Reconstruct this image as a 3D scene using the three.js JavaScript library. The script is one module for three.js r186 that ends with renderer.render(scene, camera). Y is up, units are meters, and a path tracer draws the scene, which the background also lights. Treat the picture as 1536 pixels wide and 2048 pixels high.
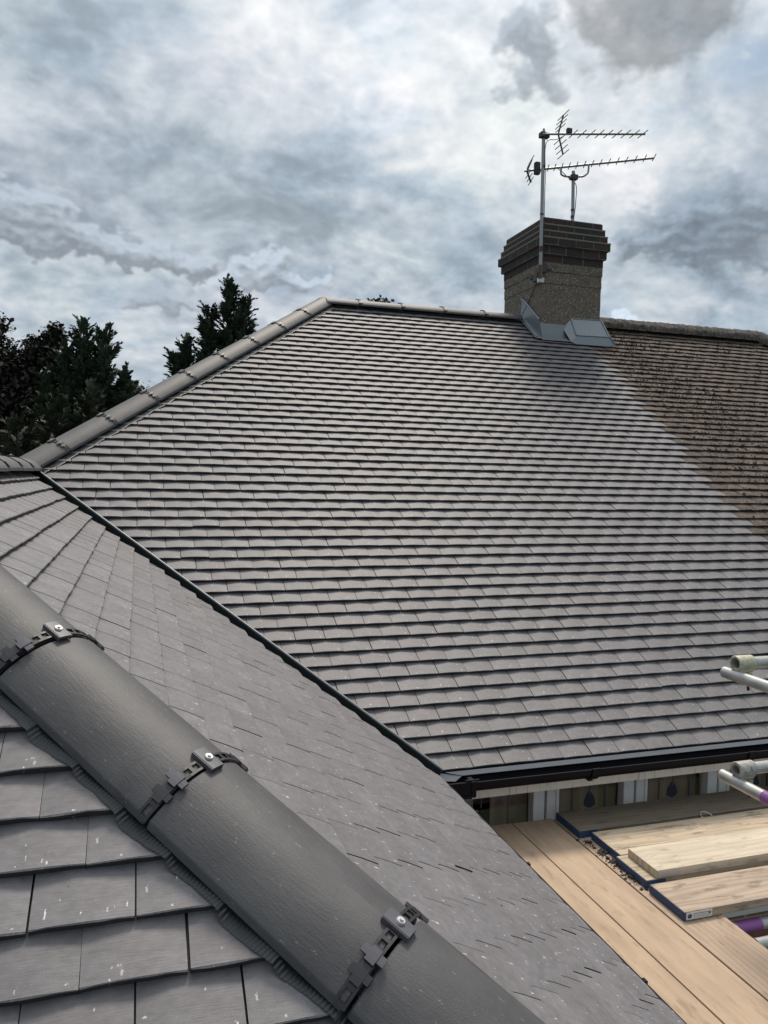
import * as THREE from 'three';
import { RoundedBoxGeometry } from 'three/addons/geometries/RoundedBoxGeometry.js';
import { mergeGeometries, mergeVertices } from 'three/addons/utils/BufferGeometryUtils.js';

// ------------------------------------------------------------------ camera, sun, exposure
const Y0 = 6.4;                                   // eye height over the garden; lengths below are measured from the eye
const scene = new THREE.Scene();
const camera = new THREE.PerspectiveCamera(66.41, 0.75, 0.05, 4000);
{
  const yaw = 0.3062, pitch = -0.0476, roll = 0.019;
  const f0 = new THREE.Vector3(Math.sin(yaw), 0, -Math.cos(yaw)), r0 = new THREE.Vector3(Math.cos(yaw), 0, Math.sin(yaw)), up = new THREE.Vector3(0, 1, 0);
  const f = f0.clone().multiplyScalar(Math.cos(pitch)).addScaledVector(up, Math.sin(pitch));
  const u1 = up.clone().multiplyScalar(Math.cos(pitch)).addScaledVector(f0, -Math.sin(pitch));
  const c = Math.cos(roll), s = Math.sin(roll);
  const r = r0.clone().multiplyScalar(c).addScaledVector(u1, s), u = u1.clone().multiplyScalar(c).addScaledVector(r0, -s);
  camera.quaternion.setFromRotationMatrix(new THREE.Matrix4().makeBasis(r, u, f.clone().negate()));
  camera.position.set(0, Y0, 0);
}
const SUN = new THREE.Vector3(0.26, 1, -0.56).normalize();
const sun = new THREE.DirectionalLight(0xfff2e0, 2.6);
sun.position.copy(SUN).multiplyScalar(30).add(new THREE.Vector3(2, Y0, -4));
sun.target.position.set(2, Y0, -4); scene.add(sun, sun.target);
sun.castShadow = true; sun.shadow.radius = 26; sun.shadow.mapSize.set(2048, 2048);
Object.assign(sun.shadow.camera, { left: -14, right: 14, top: 14, bottom: -14, near: 1, far: 70 });
const EXPOSURE = 1.0;

// ------------------------------------------------------------------ random numbers and noise
function rng(seed) { let a = seed >>> 0; return () => { a = (a + 0x6D2B79F5) | 0; let t = Math.imul(a ^ (a >>> 15), 1 | a); t = (t + Math.imul(t ^ (t >>> 7), 61 | t)) ^ t; return ((t ^ (t >>> 14)) >>> 0) / 4294967296; }; }
const PERM = new Uint8Array(512), GRX = new Float32Array(256), GRY = new Float32Array(256), VAL = new Float32Array(256);
{ const R = rng(7), p = [...Array(256).keys()]; for (let i = 255; i > 0; i--) { const j = Math.floor(R() * (i + 1)); [p[i], p[j]] = [p[j], p[i]]; } for (let i = 0; i < 512; i++) PERM[i] = p[i & 255]; for (let i = 0; i < 256; i++) { const a = R() * 6.2832; GRX[i] = Math.cos(a); GRY[i] = Math.sin(a); VAL[i] = R(); } }
function gnoise(x, y) {                            // gradient noise, about -0.7 to 0.7
  const xf = Math.floor(x), yf = Math.floor(y), X = xf & 255, Y = yf & 255, fx = x - xf, fy = y - yf;
  const a = PERM[PERM[X] + Y], b = PERM[PERM[X + 1] + Y], c = PERM[PERM[X] + Y + 1], d = PERM[PERM[X + 1] + Y + 1];
  const u = fx * fx * fx * (fx * (fx * 6 - 15) + 10), v = fy * fy * fy * (fy * (fy * 6 - 15) + 10);
  const n0 = GRX[a] * fx + GRY[a] * fy, n1 = GRX[b] * (fx - 1) + GRY[b] * fy, n2 = GRX[c] * fx + GRY[c] * (fy - 1), n3 = GRX[d] * (fx - 1) + GRY[d] * (fy - 1);
  const p = n0 + u * (n1 - n0), q = n2 + u * (n3 - n2); return p + v * (q - p);
}
function fbm(x, y, o, gain = 0.5) { let s = 0, a = 1; for (let i = 0; i < o; i++) { s += a * gnoise(x, y); x = x * 2.03 + 17.3; y = y * 2.03 + 9.1; a *= gain; } return s; }
function billow(x, y, o, gain = 0.5) { let s = 0, a = 1; for (let i = 0; i < o; i++) { s += a * (0.5 - Math.abs(gnoise(x, y)) * 1.6); x = x * 2.07 + 11.7; y = y * 2.07 + 5.3; a *= gain; } return s; }
const sstep = (a, b, x) => { const t = Math.min(1, Math.max(0, (x - a) / (b - a))); return t * t * (3 - 2 * t); };
const mix = (a, b, t) => a + (b - a) * t;
const D2R = Math.PI / 180;

// ------------------------------------------------------------------ sky: broken grey cloud
function makeSky(W, H) {
  const data = new Float32Array(W * H * 4);
  // soft masses of the cloud deck: azimuth, elevation, half width, half height (degrees), brightness
  const blobs = [[15, 27.5, 11, 5, .16], [21, 22, 9, 4, .12], [33, 21, 6, 3.4, .26], [5, 24, 7, 5, -.03], [-7, 27, 5, 4, -.10], [0, 20.5, 10, 3, -.10], [9, 17.5, 9, 2.6, -.18], [20, 16, 7, 3, -.04], [-4, 9.5, 12, 2, .06], [18, 25, 3, 2, .08],
    [-6, 18.5, 7, 2, -.06], [38, 16, 6, 3, -.10], [30, 12, 6, 2.2, .06], [33, 9.5, 12, 3, .06], [12, 8, 12, 2.5, .06], [27, 30, 6, 3, .06], [-6, 21.5, 4, 1.6, .06], [24, 19, 4, 2, .05], [15, 13, 6, 1.5, -.02]];
  // heaped clouds: soft circles in degrees, tone of the lit side and of the shaded body
  const heaps = [
    { c: [[-9.5, 16.6, 3.2, 1.7], [-6.2, 16.4, 2.2, 1.3], [-2.6, 15.4, 2.6, 1.2], [.6, 14.8, 2.4, 1.1], [3, 13.9, 2.2, .9], [-5, 14.6, 5, 1.0]], lit: .62, body: .30, a: .88, soft: .32 },
    { c: [[7.2, 14.6, 1.7, .9], [9.8, 14.4, 1.8, 1.0], [11.4, 13.5, 1.7, .8], [7, 13.2, 3.0, .7]], lit: .68, body: .35, a: .88, soft: .32 },
    { c: [[-1, 11.7, 2.8, .7], [2.4, 11.5, 3, .8], [6, 11.2, 2.8, .7]], lit: .56, body: .34, a: .8 },
    { c: [[26.4, 28.4, 1.5, 1.9], [27.6, 27.0, 1.8, 1.5], [26.5, 25.6, 1.0, 1.1], [29.2, 25.4, 1.6, .9], [28.2, 28.8, 1.8, 1.2]], lit: .52, body: .31, a: .8, soft: 1.1, rough: .38 },
    { c: [[32, 29.4, 2.8, 2.3], [35, 29.4, 4.2, 3.4], [37.8, 28.2, 3.4, 2.5], [33.4, 27.0, 2.6, 1.4], [39.5, 29.8, 2.4, 1.8]], lit: .46, body: .27, a: .85, soft: 1.3, rough: .34, warm: .93, cold: 1.06 },
    { c: [[36.5, 17.0, 2.6, 1.5], [39.6, 17.8, 3.0, 2.1], [43, 17, 3.8, 2.8], [38.6, 15.0, 3, 1.1], [42.5, 13.6, 2.8, 1.1], [34.8, 15.6, 1.6, .7]], lit: .46, body: .23, a: .9, soft: .9, rough: .42, warm: .82, cold: 1.2 },
    { c: [[33.8, 10.9, .9, .7], [34.9, 10.2, 1.0, .6], [32.8, 9.9, 1.2, .5]], lit: .85, body: .52, a: .9, soft: .3 }];
  for (const h of heaps) { h.soft ??= .55; h.box = [1e9, -1e9, 1e9, -1e9]; for (const [a, b, rw, rh] of h.c) { h.box[0] = Math.min(h.box[0], a - 3 * rw - 2); h.box[1] = Math.max(h.box[1], a + 3 * rw + 2); h.box[2] = Math.min(h.box[2], b - 3 * rh - 1.5); h.box[3] = Math.max(h.box[3], b + 3 * rh + 1.5); } }
  function field(h, az, el) {
    const px = az + 2.0 * fbm(az * .34 + 4, el * .46, 4, .55), py = el + 1.3 * fbm(az * .34, el * .46 + 9, 4, .55);
    let d = 0; for (const [ca, ce2, rw, rh] of h.c) { const e = ((px - ca) / rw) ** 2 + ((py - ce2) / rh) ** 2; if (e < 9) d += Math.exp(-e); }
    if (d < .02) return -1;
    return Math.min(1.5, d * 1.1) - .32 + (h.rough ?? .42) * (billow(az * .42, el * .75, 5, .52) - .82);
  }
  const sx = SUN.x, sy = SUN.y, sz = SUN.z;
  for (let j = 0; j < H; j++) {
    const el = (j + 0.5) / H * 180 - 90, se = Math.sin(el * D2R), ce = Math.cos(el * D2R);
    for (let i = 0; i < W; i++) {
      const k = (j * W + i) * 4; data[k + 3] = 1;
      if (el < -3) { data[k] = .24; data[k + 1] = .26; data[k + 2] = .27; continue; }
      const ph = ((i + 0.5) / W - 0.5) * 2 * Math.PI;      // equirectangular: u = atan2(z, x)
      const dx = Math.cos(ph) * ce, dz = Math.sin(ph) * ce, dy = Math.max(se, -0.02);
      const az = Math.atan2(dx, -dz) / D2R;
      const s = 1 / (dy + 0.42), qx = dx * s, qz = dz * s;
      const wx = fbm(qx * 4 + 3, qz * 4, 3), wz = fbm(qx * 4, qz * 4 + 8, 3);
      const n1 = fbm(qx * 5 + wx * .4 + 20, qz * 5.6 + wz * .4, 5, .5), n2 = billow(qx * 13 + wx * .5, qz * 15 + wz * .5 + 31, 5, .55) - .72, n3 = fbm(qx * 40 + wz, qz * 46 + wx, 4, .6), n4 = billow(qx * 6 + wz * .35 + 60, qz * 7.4 + wx * .35, 5, .5) - .8;
      let b = .635 + .22 * n1 + .12 * n2 + .06 * n3 + .18 * n4 + .5 * sstep(31, 75, el);
      for (const [ba, be, rw, rh, v] of blobs) { let da = az - ba; if (da > 180) da -= 360; if (da < -180) da += 360; const e = (da / rw) ** 2 + ((el - be) / rh) ** 2; if (e < 6) b += v * Math.exp(-e * 1.1); }
      b = .30 + (b - .30) * .92; if (b < .34) b = .34 - (.34 - b) * .5;
      const hue = fbm(qx * 3 + 40, qz * 5, 3);             // some cloud is a little lilac, some a little green
      const cool = .125 * sstep(.85, .3, b) + .016 + .03 * sstep(.0, -.35, n1);
      let r = b * (1 - cool * 1.5 + .022 * hue), g = b * (1 - cool * .2 - .020 * hue), bl = b * (1 + cool * 1.1 + .02 * hue);
      // clear blue gap high on the right
      { const e = ((az - 41.6) / 2.4) ** 2 + ((el - 25.6) / 1.7) ** 2; if (e < 5) { const t = .55 * Math.exp(-e) * sstep(-.5, .3, -n3 - n2 + .3); r = mix(r, .25, t); g = mix(g, .37, t); bl = mix(bl, .56, t); } }
      // cloud lit through round the hidden sun
      const ca = dx * sx + dy * sy + dz * sz, ang = Math.acos(Math.min(1, Math.max(-1, ca))) / D2R;
      const glow = 2.2 * Math.exp(-((ang / 17) ** 2)) + .20 * Math.exp(-((ang / 48) ** 2));
      r += glow * 1.0 * (.6 + .6 * b); g += glow * .985 * (.6 + .6 * b); bl += glow * .96 * (.6 + .6 * b);
      if (az > -25 && az < 60 && el > 6 && el < 36) {
        for (const h of heaps) {
          if (az < h.box[0] || az > h.box[1] || el < h.box[2] || el > h.box[3]) continue;
          const f = field(h, az, el); if (f < 0) continue;
          const up = field(h, az - .22, el + .42), far = field(h, az - .5, el + 1.1);
          const a = sstep(0, h.soft, f) * h.a;
          const light = Math.min(1, Math.max(0, .30 + 1.25 * (f - up) + .40 * (f - far) + .18 * (.5 - f)));
          const t = mix(h.body, h.lit, light) * (1 + .10 * n3);
          r = mix(r, t * (h.warm ?? .87), a); g = mix(g, t * .995, a); bl = mix(bl, t * (h.cold ?? 1.14), a);
        }
      }
      const hz = sstep(9, 1, el); r = mix(r, .56, hz * .55); g = mix(g, .62, hz * .55); bl = mix(bl, .64, hz * .55);
      data[k] = Math.max(.02, r); data[k + 1] = Math.max(.02, g); data[k + 2] = Math.max(.02, bl);
    }
  }
  const t = new THREE.DataTexture(data, W, H, THREE.RGBAFormat, THREE.FloatType);
  t.mapping = THREE.EquirectangularReflectionMapping; t.magFilter = t.minFilter = THREE.LinearFilter; t.wrapS = THREE.RepeatWrapping; t.needsUpdate = true;
  return t;
}
const sky = makeSky(4096, 2048);
scene.background = sky; scene.environment = sky;

// ------------------------------------------------------------------ textures and materials
function dataTex(w, h, fn, srgb = false) {         // fn(x, y) -> [r, g, b] in 0..1 (linear when not srgb)
  const d = new Uint8Array(w * h * 4);
  const enc = srgb ? c => (c <= .0031308 ? c * 12.92 : 1.055 * Math.pow(c, 1 / 2.4) - .055) : c => c;
  for (let y = 0; y < h; y++) for (let x = 0; x < w; x++) { const c = fn(x, y), k = (y * w + x) * 4; d[k] = 255 * Math.min(1, Math.max(0, enc(c[0]))); d[k + 1] = 255 * Math.min(1, Math.max(0, enc(c[1]))); d[k + 2] = 255 * Math.min(1, Math.max(0, enc(c[2]))); d[k + 3] = 255; }
  const t = new THREE.DataTexture(d, w, h, THREE.RGBAFormat); t.wrapS = t.wrapT = THREE.RepeatWrapping; t.magFilter = THREE.LinearFilter; t.minFilter = THREE.LinearMipmapLinearFilter; t.generateMipmaps = true;
  if (srgb) t.colorSpace = THREE.SRGBColorSpace; t.needsUpdate = true; return t;
}
const std = (o) => new THREE.MeshStandardMaterial(o), phys = (o) => new THREE.MeshPhysicalMaterial(o);
const lin = (r, g, b) => new THREE.Color().setRGB(r, g, b);

// concrete tile faces: an 8 by 8 sheet of different faces, tail edge at the bottom of every cell
const CELLS = 8, TS = 2048, CS = TS / CELLS;
const tileRel = new Float32Array(TS * TS);
const tileMap = (() => {
  const R = rng(41), cells = [];
  for (let i = 0; i < CELLS * CELLS; i++) {
    const n = Math.floor(2 + R() * 6), fl = [];
    for (let k = 0; k < n; k++) { const near = R() < .8; fl.push([.08 + .84 * R(), near ? .05 + .13 * R() : .15 + .5 * R(), .006 + .020 * R() * R(), .010 + .050 * R() * R(), .35 + .65 * R(), R() * 6.28]); }
    const dk = []; if (R() < .35) dk.push([.1 + .8 * R(), .1 + .5 * R(), .006 + .008 * R()]);
    cells.push({ tone: .92 + .16 * R(), warm: (R() - .5) * .016, fl, dk, ox: R() * 90, oy: R() * 90 });
  }
  return dataTex(TS, TS, (x, y) => {
    const c = cells[Math.floor(y / CS) * CELLS + Math.floor(x / CS)], u = (x % CS) / CS, v = (y % CS) / CS;
    const X = u + c.ox, Y = v + c.oy;
    const streak = fbm(X * 4, Y * 55, 3, .6), fine = fbm(X * 70, Y * 110, 2, .6), patch = fbm(X * 2.6, Y * 3.4, 3), cloud = fbm(X * 9, Y * 14, 3);
    tileRel[y * TS + x] = .5 + .34 * streak + .22 * fine + .12 * cloud;
    let t = .128 * c.tone * (1 + .09 * streak + .13 * fine + .20 * patch + .20 * cloud);
    let r = t * (1.018 + c.warm), g = t * .978, b = t * (1.045 - c.warm);
    for (const [fx, fy, rx, ry, a] of c.fl) { const q = Math.sqrt(((u - fx) / rx) ** 2 + ((v - fy) / ry) ** 2) + fbm(X * 60, Y * 60, 2) * 1.1; if (q < 1) { const m = a * sstep(1, .45, q); r = mix(r, .62, m); g = mix(g, .62, m); b = mix(b, .61, m); } }
    { const w = fbm(X * 48 + 9, Y * 48, 3, .6), m = sstep(.05, .45, w) * sstep(.05, .01, v) * .32; r = mix(r, .42, m); g = mix(g, .42, m); b = mix(b, .41, m); }
    { const sc = fbm(X * 26 + 5, Y * 26, 3, .6), m = sstep(.5, .72, sc) * sstep(.45, .05, v) * .28; r = mix(r, .38, m); g = mix(g, .38, m); b = mix(b, .37, m); }
    for (const [fx, fy, rr] of c.dk) { const q = Math.hypot(u - fx, v - fy) / rr + fbm(X * 80, Y * 80, 2); if (q < 1) { r *= .25; g *= .25; b *= .25; } }
    return [r, g, b];
  }, true);
})();
const tileBump = dataTex(TS, TS, (x, y) => { const v = tileRel[y * TS + x]; return [v, v, v]; });
tileMap.anisotropy = tileBump.anisotropy = 8;
const M = {};
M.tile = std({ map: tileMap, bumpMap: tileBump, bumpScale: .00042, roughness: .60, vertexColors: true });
// smoother face of the hip and ridge tiles
const ridgeRel = new Float32Array(1024 * 1024);
const ridgeMap = dataTex(1024, 1024, (x, y) => {
  const u = x / 1024, v = y / 1024, s1 = fbm(u * 14, v * 90, 3, .6), f = fbm(u * 160, v * 160, 2), p = fbm(u * 3.3, v * 4, 4), sp = fbm(u * 22, v * 46 + 3, 4, .62);
  ridgeRel[y * 1024 + x] = .5 + .22 * s1 + .2 * f + .2 * p + .1 * fbm(u * 30, v * 30, 3);
  const t = .068 * (1 + .10 * s1 + .1 * f + .30 * p), m = sstep(.56, .85, sp) * .4, q = sstep(.1, .6, p);
  return [mix(t, .3, m), mix(t * (.99 + .02 * q), .31, m), mix(t * (1.05 - .02 * q), .29, m)];
}, true);
const ridgeBump = dataTex(1024, 1024, (x, y) => { const v = ridgeRel[y * 1024 + x]; return [v, v, v]; });
for (const t of [ridgeMap, ridgeBump]) t.repeat.set(2.2, 2.2);
M.ridge = std({ map: ridgeMap, bumpMap: ridgeBump, bumpScale: .0008, roughness: .6 });
M.black = std({ color: lin(.016, .016, .019), roughness: .5 });
M.clip = std({ color: lin(.085, .085, .10), roughness: .52, metalness: .2 });
M.clipShaded = std({ color: lin(.022, .022, .028), roughness: .5 });  // darker copy of the clip colour, painting the shade on its bent half
M.screw = std({ color: lin(.55, .55, .55), roughness: .4, metalness: .5 });
M.roll = std({ color: lin(.032, .038, .04), roughness: .34, metalness: .35 });
M.valley = std({ color: lin(.018, .025, .027), roughness: .4 });
M.valleyEdge = std({ color: lin(.17, .19, .20), roughness: .42, metalness: .2 });
M.gutter = phys({ color: lin(.007, .007, .011), roughness: .45, specularIntensity: .22 });
M.felt = std({ color: lin(.36, .36, .37), roughness: .45, side: THREE.DoubleSide });
M.underlay = std({ color: lin(.03, .03, .032), roughness: .9 });
const upvcMap = dataTex(512, 256, (x, y) => { const n = fbm(x * .02, y * .004, 3), s = sstep(.15, .6, fbm(x * .09, y * .006 + 4, 3)); const t = .70 + .05 * n - .22 * s * (y / 256 < .9 ? 1 : .4); return [t, t * .985, t * .95]; }, true);
upvcMap.repeat.set(1.3, 5);
M.fascia = std({ map: upvcMap, roughness: .4 });
M.upvc = std({ color: lin(.72, .73, .76), roughness: .32 });
M.lead = std({ color: lin(.23, .255, .28), roughness: .48, metalness: .7 });
M.leadStrip = std({ color: lin(.10, .10, .11), roughness: .5, metalness: .5 });
M.glass = phys({ color: 0xffffff, roughness: .02, transmission: 1, thickness: 0, ior: 1.52 });
M.stainGlass = phys({ color: lin(.022, .02, .07), roughness: .15 });
M.reflection_sheet = std({ color: lin(.34, .25, .23), roughness: .95, side: THREE.DoubleSide });  // tan that stands in for boards and scaffold reflected in the glass
M.rose = phys({ color: lin(.2, .05, .09), roughness: .1 });
M.brickWall = std({ map: dataTex(256, 256, (x, y) => { const row = Math.floor(y / 32), bx = (x + (row % 2) * 32) % 64, m = (y % 32 < 5 || bx < 5), n = fbm(x * .09, y * .09, 3); return m ? [.32 + .04 * n, .3, .27] : [.22 + .06 * n, .1 + .03 * n, .07]; }, true), roughness: .9 });
M.render = (() => {                                 // pebble-dash
  const R = rng(77), W = 1024, h = new Float32Array(W * W), col = new Float32Array(W * W * 3);
  for (let i = 0; i < W * W; i++) { h[i] = 0; const n = fbm((i % W) * .012, Math.floor(i / W) * .012, 4); col[i * 3] = .125 * (1 + .5 * n); col[i * 3 + 1] = .102 * (1 + .5 * n); col[i * 3 + 2] = .078 * (1 + .45 * n); }
  for (let k = 0; k < 16000; k++) {
    const cx = R() * W, cy = R() * W, rr = 2.2 + 3.6 * R() * R(), t = R(), br = 1.35 * (t < .05 ? .55 + .15 * R() : t < .3 ? .2 + .12 * R() : .08 + .09 * R()), wm = R();
    const cr = br * (1 + .06 * wm), cg = br * (.93), cb = br * (.86 - .12 * wm);
    for (let y = Math.floor(cy - rr); y <= cy + rr; y++) for (let x = Math.floor(cx - rr); x <= cx + rr; x++) { const d = Math.hypot(x - cx, y - cy) / rr; if (d > 1) continue; const i = ((y + W) % W) * W + ((x + W) % W), z = Math.sqrt(1 - d * d) * rr / 6; if (z > h[i]) { h[i] = z; col[i * 3] = cr; col[i * 3 + 1] = cg; col[i * 3 + 2] = cb; } }
  }
  const map = dataTex(W, W, (x, y) => { const i = (y * W + x) * 3; return [col[i], col[i + 1], col[i + 2]]; }, true), bump = dataTex(W, W, (x, y) => { const v = h[y * W + x]; return [v, v, v]; });
  for (const t of [map, bump]) t.repeat.set(1.15, 1.15);
  return std({ map, bumpMap: bump, bumpScale: .006, roughness: .9 });
})();
M.brick = [0, 1, 2, 3].map(i => std({ map: dataTex(128, 64, (x, y) => { const n = fbm(x * .05 + i * 31, y * .05, 4), f = fbm(x * .4, y * .4 + i * 9, 2), l = sstep(.42, .6, fbm(x * .11 + 7 * i, y * .11 + 3, 3)); const t = 1 + .5 * n + .3 * f; const c = [[.040, .029, .027], [.034, .027, .026], [.048, .030, .027], [.030, .026, .026]][i]; return [mix(c[0] * t, .12, l * .4), mix(c[1] * t, .12, l * .4), mix(c[2] * t, .11, l * .4)]; }, true), roughness: .92 }));
M.mortar = std({ map: dataTex(128, 128, (x, y) => { const n = fbm(x * .06, y * .06, 4), f = fbm(x * .5, y * .5, 2); const t = .12 * (1 + .6 * n + .4 * f); return [t, t * .97, t * .92]; }, true), roughness: .95 });
M.ledge = std({ color: lin(.19, .175, .155), roughness: .95 });
M.cement = std({ map: dataTex(256, 256, (x, y) => { const n = fbm(x * .04, y * .04, 5, .6), f = fbm(x * .3, y * .3, 2), l = sstep(.3, .6, fbm(x * .08 + 9, y * .08, 4)); const t = .07 * (1 + .9 * n + .5 * f); return [mix(t * 1.1, .3, l * .5), mix(t, .29, l * .5), mix(t * .88, .24, l * .5)]; }, true), roughness: .95 });
M.oldTile = (() => {
  const map = dataTex(1024, 1024, (x, y) => {
    const u = x / 1024, v = y / 1024, n = fbm(u * 7, v * 7, 4), f = fbm(u * 90, v * 90, 3, .6), g = fbm(u * 22, v * 22 + 7, 4, .55), l = sstep(.4, .62, fbm(u * 38 + 4, v * 38, 4, .6)), lk = sstep(.48, .6, fbm(u * 60 + 14, v * 60, 3, .6));
    const t = 1 + .4 * n + .5 * f; let r = .078 * t, gg = .056 * t, b = .046 * t; const ms = sstep(.15, .5, g); r = mix(r, .045, ms * .6); gg = mix(gg, .045, ms * .6); b = mix(b, .028, ms * .6);
    r = mix(r, .30, l * .32); gg = mix(gg, .26, l * .32); b = mix(b, .19, l * .32); r = mix(r, .42, lk * .4); gg = mix(gg, .40, lk * .4); b = mix(b, .33, lk * .4); return [r, gg, b];
  }, true);
  return std({ map, bumpMap: map, bumpScale: .003, roughness: .88, vertexColors: true });
})();
M.moss = std({ vertexColors: true, roughness: 1 });
M.tube = std({ map: dataTex(512, 512, (x, y) => { const n = fbm(x * .02, y * .02, 4), s = fbm(x * .2, y * .02, 3), l = sstep(.35, .6, fbm(x * .05, y * .06 + 5, 4)); const t = .42 + .12 * n + .06 * s; return [mix(t * .98, .26, l * .5), mix(t, .25, l * .5), mix(t * .98, .21, l * .5)]; }, true), roughness: .42, metalness: .45 });
M.purple = std({ color: lin(.24, .085, .29), roughness: .5 });
M.coupler = std({ map: dataTex(256, 256, (x, y) => { const n = fbm(x * .03, y * .03, 4), f = fbm(x * .2, y * .2, 3), l = sstep(.2, .55, fbm(x * .05 + 3, y * .05, 4)); const t = .46 + .1 * n + .06 * f; return [mix(t, .20, l * .55), mix(t * .98, .17, l * .55), mix(t * .76, .10, l * .55)]; }, true), roughness: .5, metalness: .35 });
M.coupler2 = std({ map: dataTex(256, 256, (x, y) => { const n = fbm(x * .03 + 50, y * .03, 4), l = sstep(.15, .5, fbm(x * .045 + 9, y * .045, 4)); const t = .38 + .14 * n; return [mix(t, .12, l * .7), mix(t * .97, .10, l * .7), mix(t * .92, .08, l * .7)]; }, true), roughness: .55, metalness: .35 });
M.bolt = std({ color: lin(.05, .045, .04), roughness: .6, metalness: .6 });
M.alu = std({ color: lin(.27, .275, .28), roughness: .42, metalness: .8 });
M.aluDark = std({ color: lin(.06, .055, .055), roughness: .55, metalness: .4 });
M.rust = std({ color: lin(.10, .06, .04), roughness: .7, metalness: .3 });
M.galv = std({ color: lin(.5, .5, .49), roughness: .45, metalness: .6 });
M.blue = std({ map: dataTex(256, 64, (x, y) => { const s = sstep(.12, .4, fbm(x * .05, y * .12, 4, .6)), d = sstep(.25, .5, fbm(x * .2 + 9, y * .2, 3)); let c = [.025, .065, .17]; c = c.map((v, i) => mix(v, [.16, .15, .15][i], s * .45)); return c.map((v, i) => mix(v, [.03, .03, .03][i], d * .5)); }, true), roughness: .55, metalness: .2 });
function wood(seed, base, dark, grainAmt, opt = {}) {  // length along v
  const R = rng(seed), knots = []; for (let k = 0; k < (opt.knots ?? 5); k++) knots.push([.1 + .8 * R(), R(), .02 + .025 * R()]);
  const cracks = []; for (let k = 0; k < (opt.cracks ?? 5); k++) { const a = R(); cracks.push([.06 + .88 * R(), a, Math.min(1, a + .1 + .35 * R()), .003 + .004 * R()]); }
  const W = 512, H = 1024;
  const map = dataTex(W, H, (x, y) => {
    const u = x / W, v = y / H; let uu = u;
    let kn = 0; for (const [ku, kv, kr] of knots) { const dv = (v - kv) * 4.2, du = u - ku, d2 = (du * du + dv * dv * .35) / (kr * kr); uu += du * .55 * Math.exp(-d2 * .12); kn = Math.max(kn, Math.exp(-d2 * 1.1)); }
    const X = uu + .05 * fbm(u * 2 + seed, v * 2.2, 3);
    const ring = Math.sin(X * (opt.rings ?? 46) + fbm(X * 4, v * 3 + seed, 2) * 5), fib = fbm(u * 130 + seed, v * 7, 3, .6), blot = fbm(u * 3 + seed, v * 6, 4), dirt = sstep(.2, .62, fbm(u * 6 + 3 * seed, v * 11, 4, .6)), sp = sstep(.5, .62, fbm(u * 34 + seed, v * 60, 3));
    let cr = 0; for (const [cu, c0, c1, cw] of cracks) if (v > c0 && v < c1) { const du = Math.abs(u - cu - .012 * fbm(v * 9 + cu * 50, cu * 9, 3)), w = cw * Math.min(1, (v - c0) * 14, (c1 - v) * 14); if (du < w) cr = Math.max(cr, 1 - du / w * .6); }
    let m = Math.max(0, (.28 + .3 * ring + .55 * fib)) * grainAmt + kn * .9; m = Math.min(1, m);
    let c = base.map((b, i) => mix(b, dark[i], m) * (1 + .18 * blot));
    c = c.map((v2, i) => mix(v2, [.11, .085, .06][i], dirt * (opt.dirt ?? .3) + sp * .3 * (opt.specks ?? 1)));
    return cr ? c.map(q => q * (1 - .8 * cr)) : c;
  }, true);
  return std({ map, bumpMap: map, bumpScale: .0012, roughness: .8 });
}
M.ply = wood(3, [.43, .32, .225], [.30, .205, .135], .45, { knots: 1, rings: 20, dirt: .2, specks: .5, cracks: 0 });
M.ply2 = wood(5, [.42, .31, .215], [.28, .195, .13], .5, { knots: 1, rings: 24, dirt: .32, specks: .5, cracks: 0 });
M.greyBoard = wood(9, [.40, .30, .22], [.20, .14, .10], .6, { knots: 3, rings: 60, dirt: .35 });
M.boardShaded = wood(12, [.19, .16, .12], [.10, .08, .06], .6, { knots: 4, dirt: .6 });  // timber colour lowered to carry the shade under the eaves
M.boardB = wood(15, [.50, .41, .30], [.27, .20, .13], .7, { knots: 5, dirt: .5, cracks: 9 });
M.boardC = wood(19, [.46, .38, .28], [.26, .19, .13], .7, { knots: 4, dirt: .5, cracks: 8 });
M.boardD = wood(23, [.43, .34, .265], [.23, .165, .12], .75, { knots: 5, dirt: .5, cracks: 8 });
M.plank = wood(29, [.56, .49, .38], [.38, .30, .21], .6, { knots: 4, dirt: .34, cracks: 4 });
M.dirt = std({ color: lin(.035, .03, .025), roughness: 1 });
M.grass = std({ map: dataTex(512, 512, (x, y) => { const n = fbm(x * .03, y * .03, 5, .6), f = fbm(x * .4, y * .4, 2); const t = 1 + .5 * n + .5 * f; return [.035 * t, .055 * t, .02 * t]; }, true), roughness: 1 });
M.paving = std({ map: dataTex(256, 256, (x, y) => { const j = x % 64 < 3 || y % 64 < 3, n = fbm(x * .05, y * .05, 4); return j ? [.03, .03, .028] : [.13 * (1 + .3 * n), .12 * (1 + .3 * n), .11 * (1 + .3 * n)]; }, true), roughness: .9 });

// ------------------------------------------------------------------ naming and building helpers
const used = {};
function numbered(name) { const n = used[name] = (used[name] ?? -1) + 1; return n ? name + '_' + String(n).padStart(3, '0') : name; }
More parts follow.
